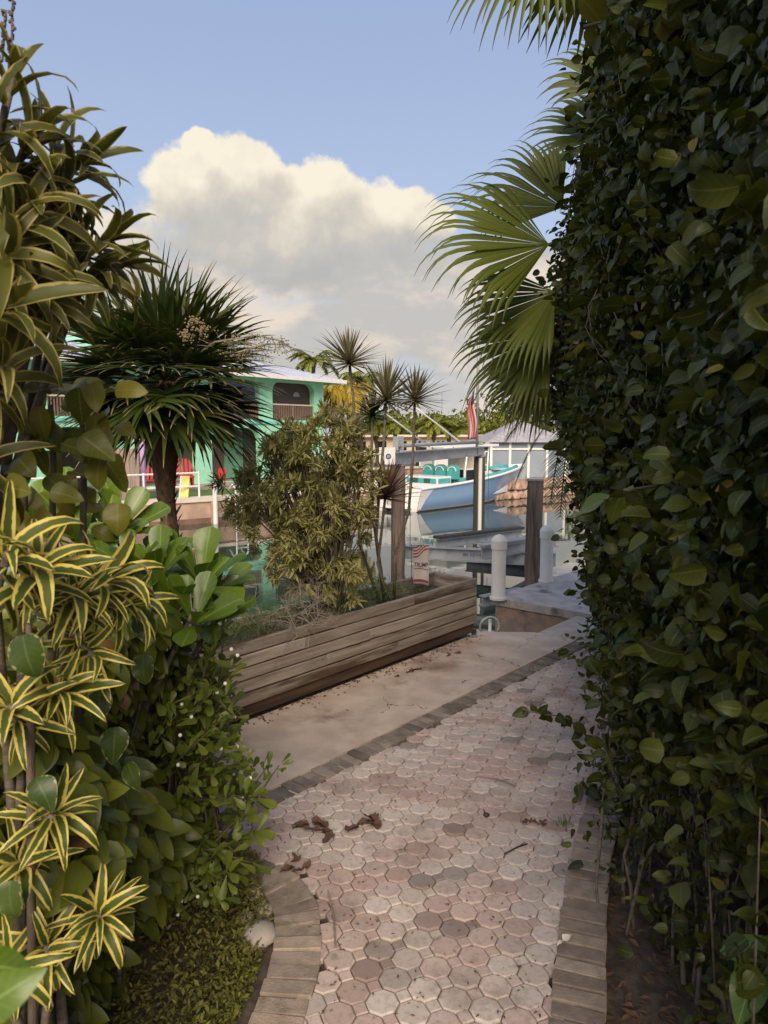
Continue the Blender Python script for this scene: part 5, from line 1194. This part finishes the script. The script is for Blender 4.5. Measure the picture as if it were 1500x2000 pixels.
sword_plant('sword leaf plant with the lowest reddish drooping head', g0 + Vector((.04, -.05, 0)), [P(738, 1100, 6.7), P(745, 1040, 6.7), P(752, 975, 6.7)], 85, .34, 'dracred', 1.7)
# feathery ground cover in the planter
fe = Thing('planter_fern', 'feathery green ground cover spilling along the planter', 'fern', along(-1.7, .2, soilz)); fset = variants(5, 'lance', (.10, .16), nseg=2, curl=(.2, .8), fold=.1); pls = []
for i in range(5200):
    s = -.75 - 3.7 * rng.random() ** .9; n = rng.uniform(.03, .56); h = .03 + .17 * rng.random() * (1 if s < -1.0 else .4) * (1.3 if n < .3 else .8)
    if n < .1: h *= .8
    p = along(s, n - (.04 if rng.random() < .2 and s < -1.2 else 0), soilz + .03 + h); pls.append((0, int(rng.integers(5)), frame(V3((U(-1, 1), U(-1, 1), U(-.2, 1.2))), V3((0, 0, 1)) + rnd3() * .6, rng.uniform(.03, .075)), V3(p)))
foliage(fe, 'leaf', fset, pls, 'fern', 0)

# ---------------------------------------------------------------- garden flag in the planter
gf = P(822, 1146, 7.3); gb = Vector((gf.x, gf.y, soilz)); sgx = Vector((1, -.12, 0)).normalized(); sgn_ = Vector((-.12, -1, 0)).normalized()
gt = Thing('garden_flag', 'small white garden flag with a red striped top in the planter', 'flag', gb)
zt = P(822, 1066, 7.3).z; zb = P(822, 1143, 7.3).z; fw = .165; fhh = zt - zb
def flag_p(u, v, off=0.0):
    c = gb + sgx * ((u - .5) * fw) + sgn_ * (.0035 * math.sin(u * 7 + v * 2) + off); return Vector((c.x, c.y, zb + v * fhh + .012 * math.sin(u * 3) - .02 * (1 - v) * (u - .5)))
def flag_sheet(u0, u1, v0, v1, off, nx=8, ny=4, edge=None):
    mb = MB(); vs = []; fs = []
    for j in range(ny + 1):
        for i in range(nx + 1):
            u = u0 + (u1 - u0) * i / nx; v = v0 + (v1 - v0) * j / ny
            if edge: v += edge(u)
            vs.append(flag_p(u, min(v, 1.0), off))
    for j in range(ny):
        for i in range(nx): q = j * (nx + 1) + i; fs.append((q, q + 1, q + nx + 2, q + nx + 1))
    return mb.add(vs, fs)
M['flagwhite'] = surf('flag_white', (.46, .41, .39), (.38, .34, .33), 9, .9, 0); M['flagred'] = surf('flag_red', (.22, .03, .045), None, rough=.9); M['flagnavy'] = surf('flag_navy', (.05, .035, .07), None, rough=.9)
cl = gt.part('cloth', flag_sheet(0, 1, 0, 1, 0, 10, 12), 'flagwhite', smooth=True)
md = cl.modifiers.new('thick', 'SOLIDIFY'); md.thickness = .002; md.offset = -1
for k in range(4):
    sw_ = flag_sheet(0, .95, .70 + k * .08, .735 + k * .08, .003, 12, 1, edge=lambda u: .20 * u ** 1.5 - .04 * math.sin(u * 6))
    gt.part('red_stripe', sw_, 'flagred', cl)
gt.part('hem_band', flag_sheet(0.02, .98, .06, .125, .003, 8, 1), 'flagred', cl); gt.part('underline', flag_sheet(.06, .96, .385, .405, .003, 8, 1), 'flagred', cl)
tx = bpy.data.curves.new('printed_word', 'FONT'); tx.body = 'TRUMP'; tx.size = .054; tx.align_x = 'CENTER'; tx.align_y = 'CENTER'; tx.space_character = .92; tx.offset = .0008; tx.materials.append(M['flagnavy'])
_to = bpy.data.objects.new('tmp_text', tx); COL.objects.link(_to); bpy.context.view_layer.update()
_tm = bpy.data.meshes.new_from_object(_to.evaluated_get(bpy.context.evaluated_depsgraph_get())); bpy.data.objects.remove(_to); _tm.name = 'printed_word'
if not _tm.materials: _tm.materials.append(M['flagnavy'])
txo = bpy.data.objects.new('printed_word', _tm); COL.objects.link(txo); txo.parent = gt.o
wp_ = flag_p(.5, .485, .0075); txo.matrix_local = Matrix.Translation(wp_ - gb) @ Matrix(((sgx.x, 0, sgn_.x, 0), (sgx.y, 0, sgn_.y, 0), (0, 1, 0, 0), (0, 0, 0, 1))) @ Matrix.Diagonal((.88, 1.25, 1, 1))
gt.part('stake', MB().tube([gb + sgx * -.10 + Vector((0, 0, -.1)), Vector((gb.x - .1 * sgx.x, gb.y - .1 * sgx.y, zt + .012))], .004, 6), 'darksteel'); gt.part('cross_rod', MB().tube([flag_p(-.14, 1, .0) + Vector((0, 0, .006)), flag_p(1.05, 1, .0) + Vector((0, 0, .006))], .0035, 6), 'darksteel')

# ================================================================== LEFT FOREGROUND PLANTS
song_set = variants(10, 'strap', (.15, .21), nseg=7, curl=(.35, 1.25), fold=(.12, .3), twist=(-.6, .6))
def rosette(pls, c, ax, n, L, spread=(.25, 1.75)):
    ax = V3(ax); ax /= np.linalg.norm(ax); x = np.cross(ax, (.3, .9, .2)); x /= np.linalg.norm(x); y = np.cross(ax, x)
    for i in range(n):
        k = (i + .5) / n; th = spread[0] + (spread[1] - spread[0]) * k; a_ = 2.399 * i + U(-.2, .2); d = ax * math.cos(th) + (x * math.cos(a_) + y * math.sin(a_)) * math.sin(th)
        o_ = V3(c) - ax * (.16 * k) + d * .012; pls.append((0, int(rng.integers(10)), frame(d, ax + V3((0, 0, .4)), L * U(.75, 1.1) * (.7 + .3 * math.sin(math.pi * min(1, k + .25)))), o_))
def song_plant(label, base, mat, ros, Lmul=1.0):
    t = Thing('variegated_shrub', label, 'shrub', base); pls = []; st_ = MB()
    for (px, py, Y, ax, n, L) in ros:
        c = P(px, py, Y); rosette(pls, c, ax, n, L * Lmul); a_ = Vector(ax).normalized(); b0 = Vector(base)
        mid = Vector((b0.x + (c.x - b0.x) * .3, b0.y + (c.y - b0.y) * .5, b0.z + (c.z - b0.z) * .7)); st_.tube([b0 + Vector((U(-.06, .06), U(-.06, .06), 0)), mid, c - a_ * .2, c], [.016, .013, .010, .008], 6)
    t.part('stems', st_, 'barkgrey', smooth=True); foliage(t, 'leaf', song_set, pls, mat, 300); return t
song_plant('tall variegated shrub with drooping olive yellow leaves at upper left', (-1.15, 1.75, -.05), 'songup', [
    (25, 150, 1.55, (.4, -.2, .9), 16, .17), (70, 260, 1.6, (.5, -.1, .6), 18, .18), (165, 320, 1.75, (1, -.1, .35), 22, .17), (120, 370, 1.7, (.5, -.4, .3), 18, .17), (30, 330, 1.6, (.3, -.5, .4), 20, .18), (20, 430, 1.5, (.4, -.5, .3), 20, .19),
    (215, 470, 1.8, (.9, -.1, .35), 22, .17), (150, 480, 1.75, (.3, -.5, .5), 20, .17), (90, 470, 1.65, (.3, -.5, .4), 20, .17), (60, 560, 1.55, (.5, -.5, .2), 20, .18), (10, 600, 1.4, (.6, -.3, .1), 16, .2), (-20, 240, 1.5, (.3, -.5, .4), 18, .19), (-30, 520, 1.5, (.5, -.5, .2), 18, .19), (60, 400, 1.55, (.5, -.6, .1), 20, .2), (110, 290, 1.7, (.3, -.6, .4), 18, .18), (180, 540, 1.8, (.4, -.5, -.1), 20, .17), (240, 520, 1.85, (.7, -.2, -.2), 18, .16), (10, 500, 1.45, (.5, -.6, .0), 18, .2), (100, 600, 1.6, (.4, -.5, -.2), 16, .17), (5, 720, 1.5, (.4, -.4, .2), 16, .18), (-40, 900, 1.6, (.6, -.4, .2), 14, .18)])
song_plant('low variegated shrub with yellow margined strap leaves at left', (-1.0, 1.9, -.05), 'song', [
    (75, 1110, 1.55, (.5, -.6, .5), 22, .17), (15, 1080, 1.5, (.4, -.5, .5), 18, .18), (215, 1130, 1.75, (.9, -.3, .4), 26, .17), (150, 1160, 1.7, (.5, -.6, .5), 20, .16), (120, 1350, 1.65, (.6, -.6, .4), 26, .15), (20, 1380, 1.55, (.2, -.6, .5), 18, .16),
    (110, 1590, 1.6, (.6, -.6, .5), 24, .14), (195, 1790, 1.65, (.4, -.7, .5), 28, .15), (45, 1690, 1.6, (.5, -.6, .3), 22, .15), (90, 1860, 1.6, (.3, -.7, .3), 20, .15), (255, 1180, 1.85, (.8, -.4, .1), 20, .15), (180, 1280, 1.75, (.5, -.6, -.1), 18, .15), (20, 1900, 1.5, (.5, -.5, .3), 20, .15), ], 1.08)
# bare flower spikes above the upper shrub
fs_ = Thing('flower_spike', 'dark beaded flower spikes against the sky at upper left', 'flower spike', P(20, 140, 1.55))
for (x0, y0, x1, y1) in ((22, 120, 26, -30), (5, 120, 12, 20)):
    a_ = P(x0, y0, 1.55); b_ = P(x1, y1, 1.55); mb = MB().tube([a_, b_], .0022, 5); 
    for i in range(26): q = a_.lerp(b_, i / 25) + Vector((U(-.006, .006), U(-.006, .006), 0)); mb.ball(q, .0042, 6)
    fs_.part('spike', mb, 'bark')

# paddle leaf shrub
ps = Thing('paddle_leaf_shrub', 'bright green paddle leaved shrub in front of the palm trunk', 'shrub', (-1.6, 3.3, -.05)); nset = variants(8, 'obov', (.48, .6), nseg=9, curl=(-.05, .4), fold=(.1, .22), wave=(0, .15)); pls = []; st_ = MB()
for (px, py, Y, n, L) in ((235, 1020, 3.3, 9, .22), (320, 1090, 3.3, 10, .2), (200, 1050, 3.2, 8, .22), (390, 1120, 3.1, 10, .21), (300, 1100, 3.0, 9, .21), (420, 1130, 3.2, 8, .17), (430, 1190, 3.15, 8, .17), (340, 1180, 2.9, 9, .2), (240, 1090, 3.0, 8, .22), (150, 1040, 3.1, 8, .22), (280, 1120, 3.4, 8, .2), (110, 1000, 3.3, 8, .22), (60, 1010, 3.2, 8, .22), (380, 1190, 2.8, 8, .18), (200, 1180, 2.8, 8, .2)):
    c = P(px, py, Y); ax = V3((U(-.3, .6), -.4, 1)); ax /= np.linalg.norm(ax); x = np.cross(ax, (.2, 1, .1)); x /= np.linalg.norm(x); y = np.cross(ax, x)
    for i in range(n):
        th = .35 + 1.0 * i / n; a_ = 2.399 * i; d = ax * math.cos(th) + (x * math.cos(a_) + y * math.sin(a_)) * math.sin(th); pls.append((0, int(rng.integers(8)), frame(d, ax, L * 1.28 * U(.7, 1.1)), V3(c) - ax * .08))
    st_.tube([(-1.6 + U(-.1, .1), 3.3, -.05), ((c.x - 1.6) / 2, (c.y + 3.3) / 2, c.z * .5), c], [.02, .014, .008], 6)
foliage(ps, 'leaf', nset, pls, 'naupaka', 300); ps.part('stems', st_, 'barkgrey', smooth=True)

# round olive leaves
rs_ = Thing('round_leaf_shrub', 'olive yellow rounded leaves on thin stems at middle left', 'shrub', (-1.0, 2.0, -.05)); rset = variants(12, 'ovate', (.55, .8), nseg=9, curl=(.1, .9), fold=(.02, .15), wave=(.1, .4)); pls = []; st_ = MB()
for (px, py, Y, L) in [(180, 810, 2.0, .12), (215, 800, 2.0, .13), (120, 790, 2.0, .12), (140, 840, 1.95, .14), (80, 800, 1.9, .15), (200, 890, 1.9, .16), (150, 880, 2.0, .12), (60, 860, 1.9, .13), (90, 930, 1.8, .11), (60, 1010, 1.7, .12), (30, 1000, 1.7, .1), (160, 950, 2.0, .12), (180, 1030, 1.9, .10), (200, 990, 2.0, .1), (20, 800, 1.8, .13), (100, 880, 2.0, .13), (30, 900, 1.8, .14), (130, 1000, 1.9, .12), (60, 740, 1.9, .12), (10, 950, 1.6, .13), (230, 830, 2.1, .11), (50, 780, 2, .13), (170, 1060, 1.9, .1), (140, 920, 1.9, .12)] + [(U(0, 230), U(740, 1010), U(1.75, 2.1), U(.11, .15)) for _ in range(34)]:
    d = V3((U(-.2, .9), U(-.6, .1), U(-.9, .2))); pls.append((0, int(rng.integers(12)), frame(d, V3((.1, -.8, .7)) + rnd3() * .4, L * .72), V3(P(px, py, Y))))
for x in (45, 100, 160): st_.tube([(-1.0 + U(-.1, .1), 2.0, -.05), P(x, 1200, 1.95), P(x + 4, 900, 1.95), P(x - 2, 640 if x < 60 else 790, 1.95)], [.011, .010, .009, .006], 6)
foliage(rs_, 'leaf', rset, pls, 'round', 300); rs_.part('stems', st_, 'bark', smooth=True)
# pale rimmed leaves
rw = Thing('rimmed_leaf_shrub', 'dark rounded leaves with pale rims among the lower left shrubs', 'shrub', (-.9, 1.6, -.05)); pls = []
for (px, py, Y, L, dx) in ((45, 1290, 1.5, .15, .3), (195, 1400, 1.95, .13, .2), (225, 1470, 1.95, .15, .1), (275, 1240, 2.0, .15, .6), (250, 1540, 2.0, .13, .4), (70, 1570, 1.5, .12, .5), (20, 1770, 1.45, .12, .4), (280, 1330, 2.1, .13, .2)):
    pls.append((0, int(rng.integers(12)), frame(V3((dx, -.4, -.8)) + rnd3() * .3, V3((.2, -.8, .6)) + rnd3() * .5, L * .72), V3(P(px, py - 50, Y))))
foliage(rw, 'leaf', rset, pls, 'rimmed', 300); rw.part('stems', MB().tube([(-.9, 1.6, -.05), P(60, 1700, 1.6), P(60, 1300, 1.6), P(55, 1220, 1.55)], [.012, .011, .009, .006], 6), 'bark', smooth=True)
# blurred leaf next to the lens
nb = Thing('near_leaf_sprig', 'large blurred green leaves at the bottom left corner', 'leaf sprig', P(0, 2050, .9)); pls = []
for (px, py, Y, L, d) in ((-60, 1985, .55, .07, (.6, .1, .35)), (-60, 1880, .6, .055, (.6, .1, -.2))): pls.append((0, int(rng.integers(12)), frame(d, V3((.1, -.9, .5)), L), V3(P(px, py, Y))))
foliage(nb, 'leaf', rset, pls, 'naupaka', 300); nb.part('stem', MB().tube([P(-60, 2250, .55), P(-60, 1990, .55), P(-62, 1880, .6)], .003, 5), 'bark', smooth=True)

# broad leaved filler shrub
fl_ = Thing('broad_leaf_shrub', 'dense mid green broad leaved shrub filling the left bed', 'shrub', (-1.5, 2.6, -.05)); flset = variants(12, 'ovate', (.45, .65), nseg=6, curl=(.1, .6), fold=.12, wave=(.05, .3)); pls = []
for i in range(7500):
    f = rng.random(); Y = 1.7 + 3.0 * rng.random(); xf = -.72 - .10 * (Y - 2.0) if Y < 3.4 else -.95 - .5 * (Y - 3.4); x = xf - rng.exponential(.28) - .18; zt_ = 1.42 - .12 * (Y - 2) + .2 * math.sin(Y * 5); z = rng.random() ** .8 * zt_
    o_ = V3((x + .12 * math.sin(z * 6 + Y * 4), Y, z)); pls.append((-x + rng.random() * .3 + .1 * Y, int(rng.integers(12)), frame(V3((.5, -.4, -.5)) + rnd3() * .7, V3((.5, -.5, .7)) + rnd3() * .6, rng.uniform(.07, .15)), o_))
foliage(fl_, 'leaf', flset, pls, 'filler', 300)
sm = MB()
for k in range(60): x, y = -1.0 - rng.random() * .9, 1.8 + rng.random() * 2.8; sm.tube([(x, y, -.05), (x + U(-.1, .1), y + U(-.1, .1), .5), (x + U(-.2, .2), y + U(-.2, .2), 1.1)], [.012, .009, .005], 5, False)
fl_.part('stems', sm, 'barkgrey', smooth=True)

# white berry shrub
wb = Thing('berry_shrub', 'small leaved shrub dotted with white berries beside the planter', 'shrub', (-.95, 3.4, -.05)); sset = variants(8, 'obov', (.45, .55), nseg=6, curl=(.0, .5), fold=.14); pls = []; st_ = MB(); bm_ = []
for k in range(120):
    px = U(280, 500); py = U(1210, 1780); px = min(px, 545 - abs(py - 1600) * .12 - (60 if py < 1450 else 0)); Y = 3.15 + U(-.35, .35); tip = P(px, py, Y); a0 = Vector((-.95 + U(-.25, .2), 3.4 + U(-.2, .2), -.05)); mid = a0.lerp(tip, .55) + Vector((-.1, 0, .18)); st_.tube([a0, mid, tip], [.008, .005, .002], 4, False)
    for j in range(16):
        f = .45 + .55 * j / 15; p = (mid.lerp(tip, (f - .45) / .55)); d = rnd3() * .8 + V3(tip - mid) / max(.01, (tip - mid).length) * .5 + V3((0, -.1, .15)); pls.append((p.y + rng.random() * .4, int(rng.integers(8)), frame(d, V3((0, -.4, 1)) + rnd3() * .5, rng.uniform(.05, .10)), V3(p) + rnd3() * .015))
    if k % 9 == 0: bm_.append(tip + Vector((U(-.03, .03), -.05, U(-.05, .02))))
for (px, py, Y, n, L) in ((520, 1500, 3.3, 7, .07), (545, 1495, 3.3, 5, .06), (490, 1560, 3.2, 8, .11), (500, 1620, 3.15, 9, .10), (470, 1590, 3.1, 8, .11), (455, 1700, 3.1, 7, .09), (380, 1690, 3.0, 7, .09), (340, 1640, 2.9, 7, .08), (430, 1760, 3.05, 6, .07)):
    tip = P(px, py, Y); st_.tube([(-.95, 3.35, -.05), (tip.x - .12, tip.y, tip.z * .7), tip], [.008, .006, .003], 5, False)
    for i in range(n): pls.append((0, int(rng.integers(8)), frame(rnd3() * .7 + V3((.2, -.2, .1)), V3((0, -.5, 1)) + rnd3() * .5, L * U(.75, 1.15)), V3(tip) + rnd3() * .02))
foliage(wb, 'leaf', sset, pls, 'snow', 300); wb.part('stems', st_, 'bark', smooth=True)
for (px, py) in ((354, 1218), (372, 1222), (328, 1236), (340, 1242), (368, 1222), (325, 1268), (440, 1335), (424, 1352), (374, 1400), (352, 1436), (348, 1494), (355, 1375), (464, 1280), (452, 1268)): bm_.append(P(px, py, 2.85))
for q in bm_[:40]: wb.part('berry', MB().ball(q, .0085, 8), 'berry', smooth=True)

# creeping ground cover and stones at the lower left
gc = structure('ground_creeper', MB().add([(-3, 1.5, -.054), (-3, 1.52, -.054), (-3, 1.5, -.053)], [(0, 1, 2)]), 'soil', 'low olive creeping ground cover at the lower left', kind='stuff'); gset = variants(5, 'ovate', (.35, .6), nseg=2, curl=(.1, .6), fold=.1)
class _G: base = Vector((0, 0, 0)); o = gc
def bare_part(name, me, mat, parent=None, kind=None): gc.data = me
_g = _G(); _g.part = bare_part; pls = []
il = [(p.x, p.y) for p in inner_left]
for i in range(15000):
    y = rng.uniform(1.9, 3.9); xe = np.interp(y, [1.9, 2.7, 3.1, 3.45, 3.62, 3.9], [-.66, -.53, -.50, -.58, -.78, -1.2]); x = xe - rng.exponential(.25) - (.0 if y < 3.05 else .06)
    h = .02 + .16 * rng.random() ** 1.6 * min(1, (xe - x) * 4 + .2); pls.append((0, int(rng.integers(5)), frame(V3((U(-1, 1), U(-1, 1), U(-.3, .9))), V3((0, 0, 1)) + rnd3() * .7, rng.uniform(.010, .032)), V3((x, y, -.05 + h))))
foliage(_g, 'leaf', gset, pls, 'moss', 0)
for k, (px, py, r, lab) in enumerate(((505, 1822, .085, 'large flat grey stone inside the curved edging'), (515, 1775, .05, 'pale rounded stone above the flat grey stone'), (500, 1740, .05, 'whitish stone farthest up the curved edging'), (480, 1790, .045, 'small stone half under the creeper'))):
    c = G(px, py, 0); bm = bmesh.new(); bmesh.ops.create_icosphere(bm, subdivisions=2, radius=r)
    for v in bm.verts: v.co *= U(.86, 1.12); v.co.z *= .55
    me = bpy.data.meshes.new('bed_stone'); bm.to_mesh(me); bm.free(); me.materials.append(M['stone'] if k != 2 else M['canvas']); me.shade_smooth(); o = bpy.data.objects.new('bed_stone', me); COL.objects.link(o); o.location = (c.x, c.y, -.01); o['label'] = lab; o['category'] = 'stone'; o['group'] = 'stones inside the curved edging'

# ---------------------------------------------------------------- litter on the path
dset = variants(6, 'ovate', (.4, .7), nseg=4, curl=(-.6, .8), fold=(.1, .4), wave=(.3, .8), serr=.15)
def dead_leaf(label, spots, size, mat='dryleaf', nm='fallen_leaf', grp=None):
    c = G(*spots[0], .01); t = Thing(nm, label, 'fallen leaf', c, 'leaves fallen on the pavers')
    for (px, py) in spots:
        for k in range(2):
            q = dset[random.randrange(6)]; A_ = frame((U(-1, 1), U(-.5, .5), U(-.02, .12)), (0, 0, 1), size * U(.8, 1.2)); p = G(px, py, .016 + .006 * k); mw = Matrix(((*A_[0], p.x), (*A_[1], p.y), (*A_[2], p.z), (0, 0, 0, 1)))
            t.inst('leaf_blade', mesh_np('leaf_blade', q['v'], q['f'], q['uv'], np.full(len(q['v']), .5), mat), mw)
dead_leaf('crumpled brown leaf clump left of middle on the pavers', [(605, 1612), (625, 1622), (650, 1628), (640, 1616)], .10)
dead_leaf('lobed brown leaf right of the crumpled clump', [(700, 1615), (725, 1605), (738, 1600), (745, 1612)], .09)
dead_leaf('dark dry leaf at the start of the curved edging', [(575, 1695), (590, 1700), (585, 1680)], .07)
dead_leaf('dark leaf scraps near the right edging', [(1020, 1608), (1040, 1604), (1055, 1610)], .05)
dead_leaf('curled leaf on the right brick edging', [(1100, 1838)], .045, 'canvas')
dead_leaf('rust brown leaves against the foot of the planter', [(800, 1312), (780, 1320), (815, 1308), (880, 1278), (895, 1276)], .06)
c = G(950, 1593, .012); t = Thing('seed_pod', 'black seed pod lying on the pavers right of centre', 'seed pod', c); t.part('pod', MB().ball(c + Vector((0, 0, .005)), .016, 10, (1.2, .9, .8)), 'pod', smooth=True); t.part('pod_stalk', MB().tube([c, c + Vector((-.01, .045, .012))], .003, 5), 'pod')
for lab, a_, b_ in (('thin straw twig lying across the middle pavers', (935, 1515), (1010, 1535)), ('short forked twig near the right edging', (985, 1668), (1030, 1648)), ('curved twig beside the curved edging', (640, 1740), (655, 1850))):
    p, q = G(*a_, .012), G(*b_, .012); single('fallen_twig', MB().tube([p, p.lerp(q, .5) + Vector((.01, .01, .004)), q], .004, 5).tube([p.lerp(q, .5), p.lerp(q, .7) + Vector((.03, .03, .01))], .0025, 4), 'twig' if 'straw' in lab or 'curved' in lab else 'pod', lab, 'twig', p, 'twigs on the pavers')
lt = MB()
for i in range(520):
    px, py = U(480, 1150), U(1300, 1990); p = G(px, py, .006)
    if not inside(p.x, p.y): 
        if rng.random() > .12: continue
    s = U(.004, .013); a_ = U(0, 6.28); d = Vector((math.cos(a_), math.sin(a_), 0)); n = Vector((-d.y, d.x, 0)); p = p + Vector((0, 0, .004)); lt.add([p - d * s, p + n * s * .35 + Vector((0, 0, .003)), p + d * s, p - n * s * .35 + Vector((0, 0, .002))], [(0, 1, 2, 3)])
for i in range(420):
    p = along(-3.4 * rng.random() - .05, -.02 - rng.exponential(.05), .018); s = U(.005, .02); a_ = U(0, 6.28); d = Vector((math.cos(a_), math.sin(a_), 0)); n = Vector((-d.y, d.x, 0)); lt.add([p - d * s, p + n * s * .4 + Vector((0, 0, .005)), p + d * s, p - n * s * .4 + Vector((0, 0, .002))], [(0, 1, 2, 3)])
for i in range(1500):
    p_, n_ = hedge_pt(rng.uniform(.6, cum[-1])); o2 = rng.uniform(-.15, .30); p = Vector((p_.x + n_.x * o2, p_.y + n_.y * o2, -.045 + .03 * rng.random())); s = U(.01, .035); a_ = U(0, 6.28); d = Vector((math.cos(a_), math.sin(a_), U(-.3, .3))); n = Vector((-d.y, d.x, U(-.3, .3))); lt.add([p - d * s, p + n * s * .4 + Vector((0, 0, .006)), p + d * s, p - n * s * .4], [(0, 1, 2, 3)])
structure('leaf_litter', lt, 'dryleaf', 'small brown leaf bits scattered over the path', kind='stuff')
gr = MB()
for (px, py) in ((1095, 1615), (1105, 1612), (1045, 1310), (1060, 1300)):
    for k in range(26): c = G(px + U(-14, 14), py + U(-6, 6), -.01); d = Vector((U(-.5, .5), U(-.5, .5), 1)).normalized() * U(.03, .07); n = Vector((.002, 0, 0)); gr.add([c - n, c + n, c + d], [(0, 1, 2)])
structure('grass_tufts', gr, 'lawn', 'little grass tufts in the paver joints', kind='stuff')
